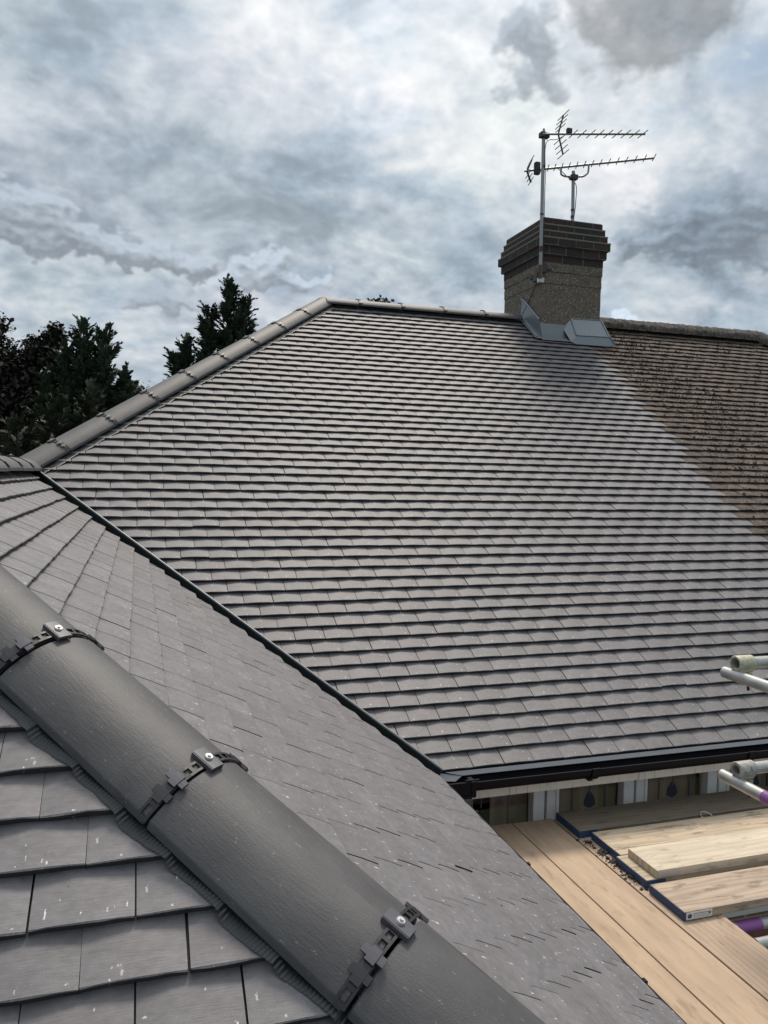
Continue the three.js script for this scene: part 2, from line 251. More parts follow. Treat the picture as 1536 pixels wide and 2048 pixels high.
// a thing: group at its base; children are placed in lengths measured from the eye
function thing(name, label, category, base, group) {
  const o = new THREE.Group(); o.name = numbered(name); o.position.set(base[0], base[1] + Y0, base[2]); o.userData = { label, category };
  if (group) o.userData.group = group;
  o._b = new THREE.Vector3(...base); scene.add(o); return o;
}
function shade(m) { m.castShadow = m.receiveShadow = true; return m; }
function part(t, name, geo, mat, label) {           // geometry in eye coordinates
  const m = shade(new THREE.Mesh(geo, mat)); m.name = name; if (label) m.userData.label = label;
  if (t._b) m.position.copy(t._b).negate();
  t.add(m); return m;
}
function sub(p, name, geo, mat, matrix) { const m = shade(new THREE.Mesh(geo, mat)); m.name = name; if (matrix) { m.matrix.copy(matrix); m.matrix.decompose(m.position, m.quaternion, m.scale); } p.add(m); return m; }
function merge(list) { return mergeGeometries(list.map(g => { const q = g.index ? g.toNonIndexed() : g; for (const k of Object.keys(q.attributes)) if (!['position', 'normal', 'uv', 'color'].includes(k)) q.deleteAttribute(k); return q; })); }
function stripColor(list) { return list; }
function boxUV(g, along = 'z', ou = 0, ov = 0, su = 1 / .25, sv = 1 / 1.6) {   // metre uv, v along the board
  const p = g.attributes.position, n = g.attributes.normal, uv = g.attributes.uv;
  for (let i = 0; i < p.count; i++) {
    const x = p.getX(i), y = p.getY(i), z = p.getZ(i), ax = Math.abs(n.getX(i)), ay = Math.abs(n.getY(i)), az = Math.abs(n.getZ(i));
    let u, v; const L = along === 'z' ? z : along === 'x' ? x : y, C = along === 'z' ? x : along === 'x' ? z : x;
    if (ay >= ax && ay >= az) { u = C; v = L; } else if ((along === 'z' && ax > az) || (along === 'x' && az > ax)) { u = y + .13; v = L; } else if (along === 'y') { u = ax > az ? z : x; v = y; } else { u = C; v = y * .2; }
    uv.setXY(i, u * su + ou, v * sv + ov);
  }
  return g;
}
function rbox(x0, x1, y0, y1, z0, z1, r = .003, seg = 1) { const g = new RoundedBoxGeometry(x1 - x0, y1 - y0, z1 - z0, seg, Math.min(r, (x1 - x0) * .45, (y1 - y0) * .45, (z1 - z0) * .45)); g.translate((x0 + x1) / 2, (y0 + y1) / 2, (z0 + z1) / 2); return g; }
function box(x0, x1, y0, y1, z0, z1) { const g = new THREE.BoxGeometry(x1 - x0, y1 - y0, z1 - z0); g.translate((x0 + x1) / 2, (y0 + y1) / 2, (z0 + z1) / 2); return g; }
const V = (x, y, z) => new THREE.Vector3(x, y, z);
function rod(a, b, r, seg = 10, open = false) { const d = b.clone().sub(a), g = new THREE.CylinderGeometry(r, r, d.length(), seg, 1, open); g.applyQuaternion(new THREE.Quaternion().setFromUnitVectors(V(0, 1, 0), d.normalize())); const m = a.clone().add(b).multiplyScalar(.5); g.translate(m.x, m.y, m.z); return g; }
function poly(points, faces) {                      // flat-shaded polygons: faces of point indices, uv in metres
  const pos = [], nor = [], uv = [];
  for (const f of faces) {
    const P = f.map(i => points[i]), n = P[1].clone().sub(P[0]).cross(P[2].clone().sub(P[0])).normalize(), U = P[1].clone().sub(P[0]).normalize(), W = n.clone().cross(U);
    for (let i = 1; i + 1 < P.length; i++) for (const q of [P[0], P[i], P[i + 1]]) { pos.push(q.x, q.y, q.z); nor.push(n.x, n.y, n.z); uv.push(q.dot(U), q.dot(W)); }
  }
  const g = new THREE.BufferGeometry(); g.setAttribute('position', new THREE.Float32BufferAttribute(pos, 3)); g.setAttribute('normal', new THREE.Float32BufferAttribute(nor, 3)); g.setAttribute('uv', new THREE.Float32BufferAttribute(uv, 2)); return g;
}
function slab(pts, down) {                          // polygon with thickness along 'down'
  const n = pts.length, P = [...pts, ...pts.map(p => p.clone().add(down))], F = [[...Array(n).keys()], [...Array(n).keys()].map(i => 2 * n - 1 - i)];
  for (let i = 0; i < n; i++) F.push([i, n + i, n + (i + 1) % n, (i + 1) % n].reverse());
  return poly(P, F);
}

// ------------------------------------------------------------------ the roof planes
const A = 0.607, ca = Math.cos(A), sa = Math.sin(A), ta = Math.tan(A), G = 0.1;
const YE = -1.4286, ZE = -3.4776, XW = 1.385, ZF = -0.22, HW = 2.10;     // eaves level, main eaves line, wing eaves line, wing front eaves, half width of wing
const XR = XW - HW, YW = YE + HW * ta;                                       // wing ridge
const DM = 4.675, YR = YE + DM * ta, ZR = ZE - DM, XA = XR + (DM - HW);      // main ridge, hip apex
const XN = 7.50, XEND = XN + DM;                                             // far end of the neighbour's ridge
function frame(O, Vup, N) { const Wd = Vup.clone().negate(), U = N.clone().cross(Wd); return { O, U, V: Vup, N, m: new THREE.Matrix4().makeBasis(U, N, Wd).setPosition(O), at: (u, v, n = 0) => O.clone().addScaledVector(U, u).addScaledVector(Vup, v).addScaledVector(N, n) }; }
const FM = frame(V(0, YE, ZE), V(0, sa, -ca), V(0, ca, sa));                 // main front slope, u = x
const FW = frame(V(XW, YE, 0), V(-ca, sa, 0), V(sa, ca, 0));                 // wing side slope, u = -z
const FF = frame(V(0, YE, ZF), V(0, sa, -ca), V(0, ca, sa));                 // wing front slope, u = x
const XL = XW - 2 * HW;
const FL = frame(V(XL, YE, 0), V(ca, sa, 0), V(-sa, ca, 0));                 // left slope of wing and main roof, u = z

const PITCH = 0.1675;
// one plain tile: u across, n out, w down the slope (tail at w = 0). returns plain arrays so that it can be cut
function tileGeo(R, o = {}) {
  const W = o.w ?? .1645, L = .205, th = o.th ?? .0165, cam = (o.cam ?? .0030) * (.6 + .8 * R()), fall = .205, tv = o.toneVar ?? .14, nx = 6, tone = (o.tone ?? 1) * (1 - tv / 2 + tv * R()), tw = (R() - .5) * .016;
  const ci = Math.floor(R() * CELLS), cj = Math.floor(R() * CELLS), flip = R() < .5, skew = (R() - .5) * (o.skew ?? .012), lift = (R() - .5) * (o.vlift ?? .0016);
  const vs = [.0025, .04, .105, L], pos = [], nor = [], uv = [], col = [];
  const n = (x, v) => lift + cam * (1 - (2 * x / W) ** 2) - cam * .6 - fall * v - .0025 * sstep(.05, 0, v) + skew * x;
  const jag = [...Array(nx + 1)].map(() => (R() - .5) * .0016 * (o.rough ?? 1));
  const xs = [...Array(nx + 1)].map((_, i) => -W / 2 + W * i / nx);
  const TU = (x, v) => { let a = x / W + .5; if (flip) a = 1 - a; return [(ci + .02 + .96 * a) / CELLS, (cj + .02 + .96 * Math.min(1, v / .165)) / CELLS]; };
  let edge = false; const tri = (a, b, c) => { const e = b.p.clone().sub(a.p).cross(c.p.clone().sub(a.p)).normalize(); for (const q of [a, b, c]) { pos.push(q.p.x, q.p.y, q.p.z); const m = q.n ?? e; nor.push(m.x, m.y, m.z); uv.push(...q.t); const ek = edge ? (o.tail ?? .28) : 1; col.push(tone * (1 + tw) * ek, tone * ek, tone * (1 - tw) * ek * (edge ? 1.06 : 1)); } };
  const quad = (a, b, c, d) => { tri(a, b, c); tri(a, c, d); };
  const top = (i, v) => { const x = xs[i], dn = -8 * cam * x / W / W + skew; return { p: V(x, n(x, v), -v), n: V(-dn, 1, -fall).normalize(), t: TU(x, v) }; };
  for (let r = 0; r < 3; r++) for (let i = 0; i < nx; i++) quad(top(i, vs[r]), top(i + 1, vs[r]), top(i + 1, vs[r + 1]), top(i, vs[r + 1]));
  for (let i = 0; i < nx; i++) {                    // arris and tail
    const e = (k, dn, w) => ({ p: V(xs[k], n(xs[k], 0) + dn, w + jag[k]), t: TU(xs[k], Math.max(.0, -dn * .5)) });
    const a = top(i, vs[0]), b = top(i + 1, vs[0]); a.n = b.n = undefined;
    quad(e(i, -.0018, 0), e(i + 1, -.0018, 0), b, a);
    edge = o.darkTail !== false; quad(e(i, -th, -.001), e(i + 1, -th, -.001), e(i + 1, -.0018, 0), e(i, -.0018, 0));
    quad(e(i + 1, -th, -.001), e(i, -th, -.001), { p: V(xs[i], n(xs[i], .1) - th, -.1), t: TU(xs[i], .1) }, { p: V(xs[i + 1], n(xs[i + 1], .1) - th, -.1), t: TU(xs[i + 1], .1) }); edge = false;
  }
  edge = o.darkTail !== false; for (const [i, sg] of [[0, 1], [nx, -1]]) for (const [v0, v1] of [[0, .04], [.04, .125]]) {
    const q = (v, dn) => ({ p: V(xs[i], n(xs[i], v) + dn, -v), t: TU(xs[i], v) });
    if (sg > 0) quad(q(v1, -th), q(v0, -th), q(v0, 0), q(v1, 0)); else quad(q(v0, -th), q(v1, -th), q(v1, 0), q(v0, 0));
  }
  const g = new THREE.BufferGeometry();
  g.setAttribute('position', new THREE.Float32BufferAttribute(pos, 3)); g.setAttribute('normal', new THREE.Float32BufferAttribute(nor, 3)); g.setAttribute('uv', new THREE.Float32BufferAttribute(uv, 2)); g.setAttribute('color', new THREE.Float32BufferAttribute(col, 3));
  return g;
}
// cut a non-indexed geometry by half planes a*x + b*(-z) + c >= 0 in tile coordinates (x across, -z up the slope)
function cut(g, planes) {
  let tris = []; const p = g.attributes.position, n = g.attributes.normal, t = g.attributes.uv, c = g.attributes.color;
  for (let i = 0; i < p.count; i += 3) tris.push([0, 1, 2].map(k => { const j = i + k; return [p.getX(j), p.getY(j), p.getZ(j), n.getX(j), n.getY(j), n.getZ(j), t.getX(j), t.getY(j), c.getX(j), c.getY(j), c.getZ(j)]; }));
  for (const [a, b, d] of planes) {
    const out = [], f = q => a * q[0] - b * q[2] + d;
    for (const T of tris) {
      const P = []; for (let i = 0; i < 3; i++) { const q = T[i], r = T[(i + 1) % 3], fq = f(q), fr = f(r); if (fq >= 0) P.push(q); if ((fq >= 0) !== (fr >= 0)) { const s = fq / (fq - fr); P.push(q.map((v, k) => v + (r[k] - v) * s)); } }
      for (let i = 1; i + 1 < P.length; i++) out.push([P[0], P[i], P[i + 1]]);
    }
    tris = out;
  }
  if (!tris.length) return null;
  const F = tris.flat(), o = new THREE.BufferGeometry(), A3 = (a, b, w) => new THREE.Float32BufferAttribute(F.flatMap(q => q.slice(a, b)), w);
  o.setAttribute('position', A3(0, 3, 3)); o.setAttribute('normal', A3(3, 6, 3)); o.setAttribute('uv', A3(6, 8, 2)); o.setAttribute('color', A3(8, 11, 3)); return o;
}
camera.updateMatrixWorld();
const projM = new THREE.Matrix4().multiplyMatrices(new THREE.Matrix4().makePerspective(-Math.tan(33.205 * D2R) * .75 * .05, Math.tan(33.205 * D2R) * .75 * .05, Math.tan(33.205 * D2R) * .05, -Math.tan(33.205 * D2R) * .05, .05, 4000), camera.matrixWorldInverse);
function seen(P) { const q = V(P.x, P.y + Y0, P.z).applyMatrix4(projM); const d = P.length(); return (Math.abs(q.x) < 1.08 && Math.abs(q.y) < 1.06 && q.z < 1) ? 1 / d : 0; }

// lay tiles on a slope: planes [a, b, c] keep a*u + b*v + c >= 0; the best 'singles' are parts, the rest one mesh
function layTiles(root, name, F, planes, o) {
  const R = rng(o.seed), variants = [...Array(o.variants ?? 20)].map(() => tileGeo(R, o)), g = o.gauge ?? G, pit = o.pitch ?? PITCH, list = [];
  for (let k = o.row0 ?? -1; k < o.rows; k++) {
    const v0 = k < 0 ? .004 : (k + (o.phase ?? 0)) * g, off = (k & 1) ? .5 : 0, [ua, ub] = o.range(Math.max(0, v0));
    for (let i = Math.floor(ua / pit) - 1; i <= Math.ceil(ub / pit) + 1; i++) {
      const u = (i + off) * pit + (R() - .5) * .0026, dv = (R() - .5) * (o.jit ?? .003) + (R() < .03 ? (R() - .4) * .012 : 0), rot = (R() - .5) * (o.rot ?? .012), nn = (k < 0 ? -.0135 : 0) + (R() - .5) * (o.lift ?? .0012), id = Math.floor(R() * variants.length);
      if (o.keep && !o.keep(u, v0, k, R)) continue;
      const W = .084, Lt = .21; let inside = true, out = false;
      for (const [a, b, c] of planes) { const f = a * u + b * v0 + c, lo = f - Math.abs(a) * W + Math.min(0, b * Lt), hi = f + Math.abs(a) * W + Math.max(0, b * Lt); if (lo < 0) inside = false; if (hi < 0) out = true; }
      if (out) continue;
      list.push({ u, v: v0 + dv, n: nn, rot, id, inside, k, q: k < 0 ? 0 : seen(F.at(u, v0 + .05)) });
    }
  }
  list.sort((a, b) => b.q - a.q);
  const rest = [], loc = new THREE.Matrix4(); let singles = 0;
  const mat = o.mat ?? M.tile;
  for (const t of list) {
    loc.makeRotationY(t.rot).setPosition(t.u, t.n, -t.v);
    const w = new THREE.Matrix4().multiplyMatrices(F.m, loc);
    let geo = variants[t.id];
    if (!t.inside) { geo = cut(geo, planes.map(([a, b, c]) => [a, b, a * t.u + b * t.v + c])); if (!geo) continue; }
    if (t.q > 0 && singles < o.singles) { sub(root, 'tile', geo, mat, w); singles++; }
    else { const c = geo.clone(); c.applyMatrix4(w); rest.push(c); }
  }
  if (rest.length) { const m = sub(root, 'tiles', mergeGeometries(rest), mat); m.userData.kind = 'stuff'; }
  return list.length;
}

// ------------------------------------------------------------------ ground
function struct(name, geo, mat) { const m = shade(new THREE.Mesh(geo, mat)); m.name = name; m.position.y = Y0; m.userData.kind = 'structure'; scene.add(m); return m; }
{ const g = new THREE.CircleGeometry(1500, 64); g.rotateX(-Math.PI / 2); g.translate(0, -Y0, 0); const uv = g.attributes.uv, p = g.attributes.position; for (let i = 0; i < p.count; i++) uv.setXY(i, p.getX(i) / 3, p.getZ(i) / 3); struct('ground', g, M.grass); }
{ const g = new THREE.PlaneGeometry(10, 6); g.rotateX(-Math.PI / 2); g.translate(6.6, -Y0 + .006, -.8); const uv = g.attributes.uv, p = g.attributes.position; for (let i = 0; i < p.count; i++) uv.setXY(i, p.getX(i) / 2.4, p.getZ(i) / 2.4); struct('patio', g, M.paving); }

// ------------------------------------------------------------------ the house with the new roof
const house = thing('house', 'house with new dark grey plain tiled hipped roof and a projecting wing', 'house', [2, -Y0, -6]);
const ZWALL = -3.70, GY = -Y0 + .003;
{ // walls
  const w = .25, walls = [
    box(XL + .22, XL + .22 + w, GY, YE - .16, ZE - 2 * DM + .23, ZF - .23),                      // left
    box(XL + .47, XW - .22, GY, YE - .16, ZF - .23 - w, ZF - .23),                              // wing front
    box(XW - .22 - w, XW - .22, GY, YE - .16, ZWALL, ZF - .48),                                  // wing side
    box(XL + .47, 4.6, GY, YE - .16, ZE - 2 * DM + .23, ZE - 2 * DM + .48),                      // back
    box(XW - .22, 4.6, GY, -2.55, ZWALL - w, ZWALL)];                                            // under the window band
  const g = merge(walls); const uv = g.attributes.uv, p = g.attributes.position, n = g.attributes.normal; for (let i = 0; i < p.count; i++) uv.setXY(i, (Math.abs(n.getX(i)) > .5 ? p.getZ(i) : p.getX(i)) / .9, p.getY(i) / .6);
  part(house, 'wall', g, M.brickWall);
}
const P2 = (x, y, z) => V(x, y, z);
const roofDown = V(0, -.05, 0), sink = -.055;
function roofSlab(F, uvs) { const s = uvs.map(([u, v]) => F.at(u, v, sink)); return slab(s, F.N.clone().multiplyScalar(-.03)); }
const LM = DM / ca, LWg = HW / ca;
{ // main front slope: boundary between old and new tiles leans a little
  const bnd = v => 4.60 + .012 * (v / G - 16) * .55;
  const root = part(house, 'main_roof_slope', roofSlab(FM, [[XW, 0], [4.7, 0], [4.7, LM], [XA, LM], [XR, LWg]]), M.underlay);
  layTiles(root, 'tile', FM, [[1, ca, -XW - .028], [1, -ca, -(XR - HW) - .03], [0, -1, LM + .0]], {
    seed: 101, rows: 57, singles: 300, range: v => [Math.max(XW - v * ca, XR - HW + v * ca), 4.75],
    keep: (u, v, k, R) => u < bnd(v) + ((k & 1) ? .02 : 0) && !(k > 53 && u > 4.22) });
}
{ // wing side slope
  const root = part(house, 'wing_side_roof_slope', roofSlab(FW, [[-ZF, 0], [-ZE, 0], [-ZE + HW, LWg], [-ZF + HW, LWg]]), M.underlay);
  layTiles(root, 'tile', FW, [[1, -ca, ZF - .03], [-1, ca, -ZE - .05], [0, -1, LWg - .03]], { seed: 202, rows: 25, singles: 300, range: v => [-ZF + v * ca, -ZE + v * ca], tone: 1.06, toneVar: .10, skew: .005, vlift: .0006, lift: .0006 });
}
{ // wing front slope, tiles a touch smaller
  const root = part(house, 'wing_front_roof_slope', roofSlab(FF, [[XL, 0], [XW, 0], [XR, LWg]]), M.underlay);
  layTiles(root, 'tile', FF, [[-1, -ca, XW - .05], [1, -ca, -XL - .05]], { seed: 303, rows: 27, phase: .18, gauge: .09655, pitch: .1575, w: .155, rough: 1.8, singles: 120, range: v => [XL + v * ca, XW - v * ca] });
}
{ // left slope and back slope, out of the photograph
  const root = part(house, 'left_roof_slope', merge([roofSlab(FL, [[ZE - 2 * DM, 0], [ZF, 0], [ZF - HW, LWg], [ZE - HW, LWg]]), roofSlab(FL, [[ZE - 2 * DM, 0], [ZE - HW, LWg], [ZR, LM]])]), M.underlay);
  layTiles(root, 'tile', FL, [[-1, -ca, ZF - .06], [1, -ca, -(ZE - 2 * DM) - .06], [0, -1, LWg - .03]], { seed: 404, rows: 25, singles: 0, range: v => [ZE - 2 * DM + v * ca, ZF - v * ca], variants: 8 });
  layTiles(root, 'tile', FL, [[-1, -ca, ZE - HW + HW - .06], [1, -ca, -(ZE - 2 * DM) - .06], [0, -1, LM - .02], [0, 1, -LWg + .05]], { seed: 405, rows: 57, row0: 23, singles: 0, range: v => [ZE - 2 * DM + v * ca, ZE - v * ca], variants: 8 });
  const FB = frame(V(0, YE, ZE - 2 * DM), V(0, sa, ca), V(0, ca, -sa));
  part(house, 'back_roof_slope', slab([FB.at(-XL, 0), FB.at(-4.7, 0), FB.at(-4.7, LM), FB.at(-XA, LM)].map(p => p.addScaledVector(FB.N, -.005)), FB.N.clone().multiplyScalar(-.08)), M.underlay);
}

// hip and ridge tiles: profile across (w), out (n); extruded along t
function capGeo(len, o = {}) {
  const Rr = o.R ?? .158, phi = o.phi ?? .92, th = .015, s = new THREE.Shape(), N = 18, pt = (r, a) => [r * Math.sin(a), r * Math.cos(a) - Rr];
  const lip = .018, out = []; for (let i = 0; i <= N; i++) out.push(pt(Rr, -phi + 2 * phi * i / N));
  const inn = []; for (let i = 0; i <= N; i++) inn.push(pt(Rr - th, phi - 2 * phi * i / N));
  const L = out[0], Rt = out[N];
  s.moveTo(L[0] - .002, L[1] - lip); s.lineTo(L[0] - .002, L[1] - .004); for (const q of out) s.lineTo(...q); s.lineTo(Rt[0] + .002, Rt[1] - .004); s.lineTo(Rt[0] + .002, Rt[1] - lip); s.lineTo(Rt[0] - .012, Rt[1] - lip); for (const q of inn) s.lineTo(...q); s.lineTo(L[0] + .012, L[1] - lip); s.closePath();
  let g = new THREE.ExtrudeGeometry(s, { depth: len - .006, bevelEnabled: true, bevelThickness: .003, bevelSize: .0025, bevelOffset: -.0025, bevelSegments: 1, curveSegments: 1, steps: 6 });
  g.translate(0, 0, .003);
  g.deleteAttribute('normal'); const keep = g; 
  g = smoothNormals(keep, 35); 
  const p = g.attributes.position, uv = g.attributes.uv; const du = o.du ?? 0; for (let i = 0; i < p.count; i++) uv.setXY(i, p.getZ(i) + du, Math.atan2(p.getX(i), p.getY(i) + Rr) * Rr + du * 1.7);
  return g;
}
function smoothNormals(g, deg) {                    // crease-angle normals on a non-indexed geometry
  const q = g.index ? g.toNonIndexed() : g, p = q.attributes.position, fn = [], map = new Map(), key = i => Math.round(p.getX(i) * 2e4) + ',' + Math.round(p.getY(i) * 2e4) + ',' + Math.round(p.getZ(i) * 2e4), a = V(), b = V(), c = V();
  for (let i = 0; i < p.count; i += 3) { a.fromBufferAttribute(p, i); b.fromBufferAttribute(p, i + 1); c.fromBufferAttribute(p, i + 2); const n = b.sub(a).cross(c.sub(a)); fn.push(n.clone()); for (let k = 0; k < 3; k++) { const s = key(i + k); if (!map.has(s)) map.set(s, []); map.get(s).push(i / 3); } }
  const cosd = Math.cos(deg * D2R), out = new Float32Array(p.count * 3), un = fn.map(n => n.clone().normalize());
  for (let i = 0; i < p.count; i++) { const t = Math.floor(i / 3), s = V(); for (const f of map.get(key(i))) if (un[f].dot(un[t]) > cosd) s.add(fn[f]); s.normalize(); out.set([s.x, s.y, s.z], i * 3); }
  q.setAttribute('normal', new THREE.BufferAttribute(out, 3)); return q;
}
function capFrame(O, dir, side) { const u = dir.clone().normalize(), w = side.clone().normalize(), n = w.clone().cross(u); if (n.y < 0) n.negate(); return { O, u, w, n, m: new THREE.Matrix4().makeBasis(w, n, u) }; }
// makeBasis needs w x n = u; swap the side when it does not hold
function fixFrame(f) { if (f.w.clone().cross(f.n).dot(f.u) < 0) { f.w.negate(); f.flip = true; } f.m.makeBasis(f.w, f.n, f.u); return f; }
function arcPlate(Rr, a0, a1, t0, t1, h0, h1, seg = 6) {   // a plate that follows the tile's curve
  const P = [], F = []; for (let i = 0; i <= seg; i++) { const a = mix(a0, a1, i / seg); for (const [h, t] of [[h0, t0], [h1, t0], [h1, t1], [h0, t1]]) P.push(V((Rr + h) * Math.sin(a), (Rr + h) * Math.cos(a) - Rr, t)); }
  for (let i = 0; i < seg; i++) for (let k = 0; k < 4; k++) { const j = (k + 1) % 4; F.push([4 * i + k, 4 * i + j, 4 * i + 4 + j, 4 * i + 4 + k]); }
  F.push([3, 2, 1, 0], [4 * seg, 4 * seg + 1, 4 * seg + 2, 4 * seg + 3]); return poly(P, F);
}
const RC = .158;
const thin = L => { const g = merge(L); g.scale(1, 1, .72); g.computeVertexNormals(); return g; };
const strapGeo = (() => {                           // ladder strap, screw plate and end plates, centred on the joint
  const L = []; for (const t of [-.0135, .0075]) L.push(arcPlate(RC, -.98, .84, t, t + .006, .0012, .0046, 16));
  for (const a of [-.955, -.79, -.36, -.235, -.11, .14, .29, .44, .60]) L.push(arcPlate(RC, a - .022, a + .022, -.0078, .0078, .0014, .0042, 1));
  const g = merge(L); g.scale(1, 1, .85); return g;
})();
const plateGeo = thin([arcPlate(RC, -.08, .09, -.037, .037, .006, .0115, 3), arcPlate(RC, -.093, -.08, -.037, .037, .001, .0105, 1), arcPlate(RC, .09, .103, -.037, .037, .001, .0105, 1)]);
const tGeo = thin([arcPlate(RC, .80, .90, -.034, .034, .004, .010, 2), arcPlate(RC, .70, .80, -.012, .012, .004, .009, 2)]);
const crossGeo = thin([arcPlate(RC, -.50, -.41, -.030, .030, .006, .011, 2), arcPlate(RC, -.54, -.385, -.0125, .0125, .0065, .0125, 3)]);
const crossGeo2 = thin([arcPlate(RC, -.70, -.61, -.027, .027, .0035, .0075, 2), arcPlate(RC, -.755, -.55, -.013, .013, .0038, .008, 3)]);
const screwGeo = (() => { const a = new THREE.CylinderGeometry(.0085, .0095, .004, 16), b = new THREE.CylinderGeometry(.0045, .0045, .004, 6); b.translate(0, .003, 0); const g = merge([a, b]); g.scale(.85, 1, .85); g.translate(.001, .0135, 0); return g; })();
const caps = [0, 1, 2, 3].map(i => null);
const capLib = {};
function capOf(len, i) { const k = len.toFixed(3) + '/' + i; return capLib[k] ??= capGeo(len, { du: i * .37 }); }
function capRun(name, f, joints, lift, o = {}) {    // tiles between successive joints; a strap on every inner joint
  const R = rng(o.seed ?? 5);
  for (let i = 0; i + 1 < joints.length; i++) {
    const a = joints[i] + .004, b = joints[i + 1] - .004, len = Math.round((b - a) * 200) / 200;
    const loc = new THREE.Matrix4().makeRotationY((R() - .5) * .008).setPosition((R() - .5) * .004, lift + (R() - .5) * .003, 0);
    const m = new THREE.Matrix4().multiplyMatrices(new THREE.Matrix4().copy(f.m).setPosition(f.O.clone().addScaledVector(f.u, a)), loc);
    const g = capOf(len, i % 4);
    const c = part(house, name, g, M.ridge); m.decompose(c.position, c.quaternion, c.scale); c.position.sub(house._b);
    if (i > 0 && !o.noStrap) {
      const z = .007, put = (nm, geo, mt) => { const s = sub(c, nm, geo, mt); s.position.z = z; if (o.mirror) s.scale.x = -1; return s; };
      put('strap', strapGeo, M.black); put('screw_plate', plateGeo, M.clip); put('screw', screwGeo, M.screw); put('end_plate', tGeo, M.clip); put('cross_clip', crossGeo, M.clip); put('cross_clip', crossGeo2, M.clipShaded);
    }
  }
}
// wing front hip: t runs from the corner up to the wing ridge
const hipF = fixFrame(capFrame(V(XW, YE, ZF), V(-1, ta, -1), V(1, 0, -1)));
capRun('hip_tile', { ...hipF, O: hipF.O.clone().addScaledVector(V(1, 0, -1).normalize(), -.018) }, [-.02, .185, .63, 1.075, 1.520, 1.967, 2.412, 2.857, 3.2], .020, { seed: 11, mirror: hipF.flip });
// main hip: t from the apex down
const hipM = fixFrame(capFrame(V(XA, YR, ZR), V(-1, -ta, 1), V(1, 0, 1)));
capRun('hip_tile', hipM, [-.03, .47, .95, 1.42, 1.89, 2.36, 2.83, 3.30, 3.77, 4.12], .036, { seed: 12, mirror: !hipM.flip });
const ridM = fixFrame(capFrame(V(XA - .05, YR, ZR), V(1, 0, 0), V(0, 0, 1)));
capRun('ridge_tile', ridM, [.06, .42, .895, 1.38, 1.868, 2.33], .034, { seed: 13, mirror: ridM.flip });
const ridW = fixFrame(capFrame(V(XR, YW, ZE - HW - .02), V(0, 0, 1), V(1, 0, 0)));
capRun('ridge_tile', ridW, [.03, .48, .955, 1.43, 1.905, 2.38, 2.855, 3.25], .034, { seed: 14, mirror: ridW.flip });
const hipL = fixFrame(capFrame(V(XL, YE, ZF), V(1, ta, -1), V(1, 0, 1)));
capRun('hip_tile', hipL, [0, .475, .95, 1.425, 1.9, 2.375, 2.85, 3.2], .036, { seed: 15 });
const hipB = fixFrame(capFrame(V(XA, YR, ZR), V(-1, -ta, -1), V(1, 0, -1)));
capRun('hip_tile', hipB, [0, .95, 1.9, 2.85, 3.8, 4.75, 5.7, 6.6], .036, { seed: 16, noStrap: true });

// ribbed hip roll under the left edge of the near hip tiles, and along the other hips
function hipRoll(f, t0, t1, sgn, o = {}) {
  const pos = [], idx = [], uv = [], per = .0076, n = Math.round((t1 - t0) / per) * 4, cs = [[.110, .0015], [.128, .0015], [.136, .0015], [.144, .0015], [.150, .0015], [.156, .0014], [.159, .0004]];
  const drop = Math.tan(23.9 * D2R), R = rng(61);
  for (let i = 0; i <= n; i++) {
    const t = t0 + (t1 - t0) * i / n, row = t * .4407 / (.09655 * sa) - (o.phase ?? 0); const fr = row - Math.floor(row);
    const hgt = o.flat ? -.006 : .0015 - .013 * fr * fr * (3 - 2 * fr) + .008 * sstep(.85, 1, fr), rib = .0016 * Math.sin(i * Math.PI / 2 + .6);
    cs.forEach(([w, h], j) => { const ww = w + .004 * Math.sin(t * 23) * (j / 6) + .002 * gnoise(t * 40, j); const amp = j > 0 && j < 5 ? 1 : .5; const P = f.O.clone().addScaledVector(f.u, t).addScaledVector(f.w, sgn * ww).addScaledVector(f.n, -ww * drop + h + hgt + rib * amp); pos.push(P.x, P.y, P.z); uv.push(t, ww); });
  }
  const m = cs.length; for (let i = 0; i < n; i++) for (let j = 0; j + 1 < m; j++) { const a = i * m + j; idx.push(a, a + 1, a + m, a + 1, a + m + 1, a + m); }
  const g = new THREE.BufferGeometry(); g.setAttribute('position', new THREE.Float32BufferAttribute(pos, 3)); g.setAttribute('uv', new THREE.Float32BufferAttribute(uv, 2)); g.setIndex(idx); g.computeVertexNormals(); return g;
}
M.roll.side = THREE.DoubleSide;
{ // the side towards the front slope: the direction with +z
  const sg = hipF.w.z > 0 ? 1 : -1;
  part(house, 'ribbed_hip_roll', hipRoll(hipF, 0, 3.1, sg, { phase: .18 }), M.roll, 'ribbed dark strip under the lower edge of the near hip tiles');
const sm = hipM.w.x > 0 ? 1 : -1; part(house, 'hip_roll', hipRoll(hipM, 0, 4.05, sm, { flat: true }), M.roll);
}
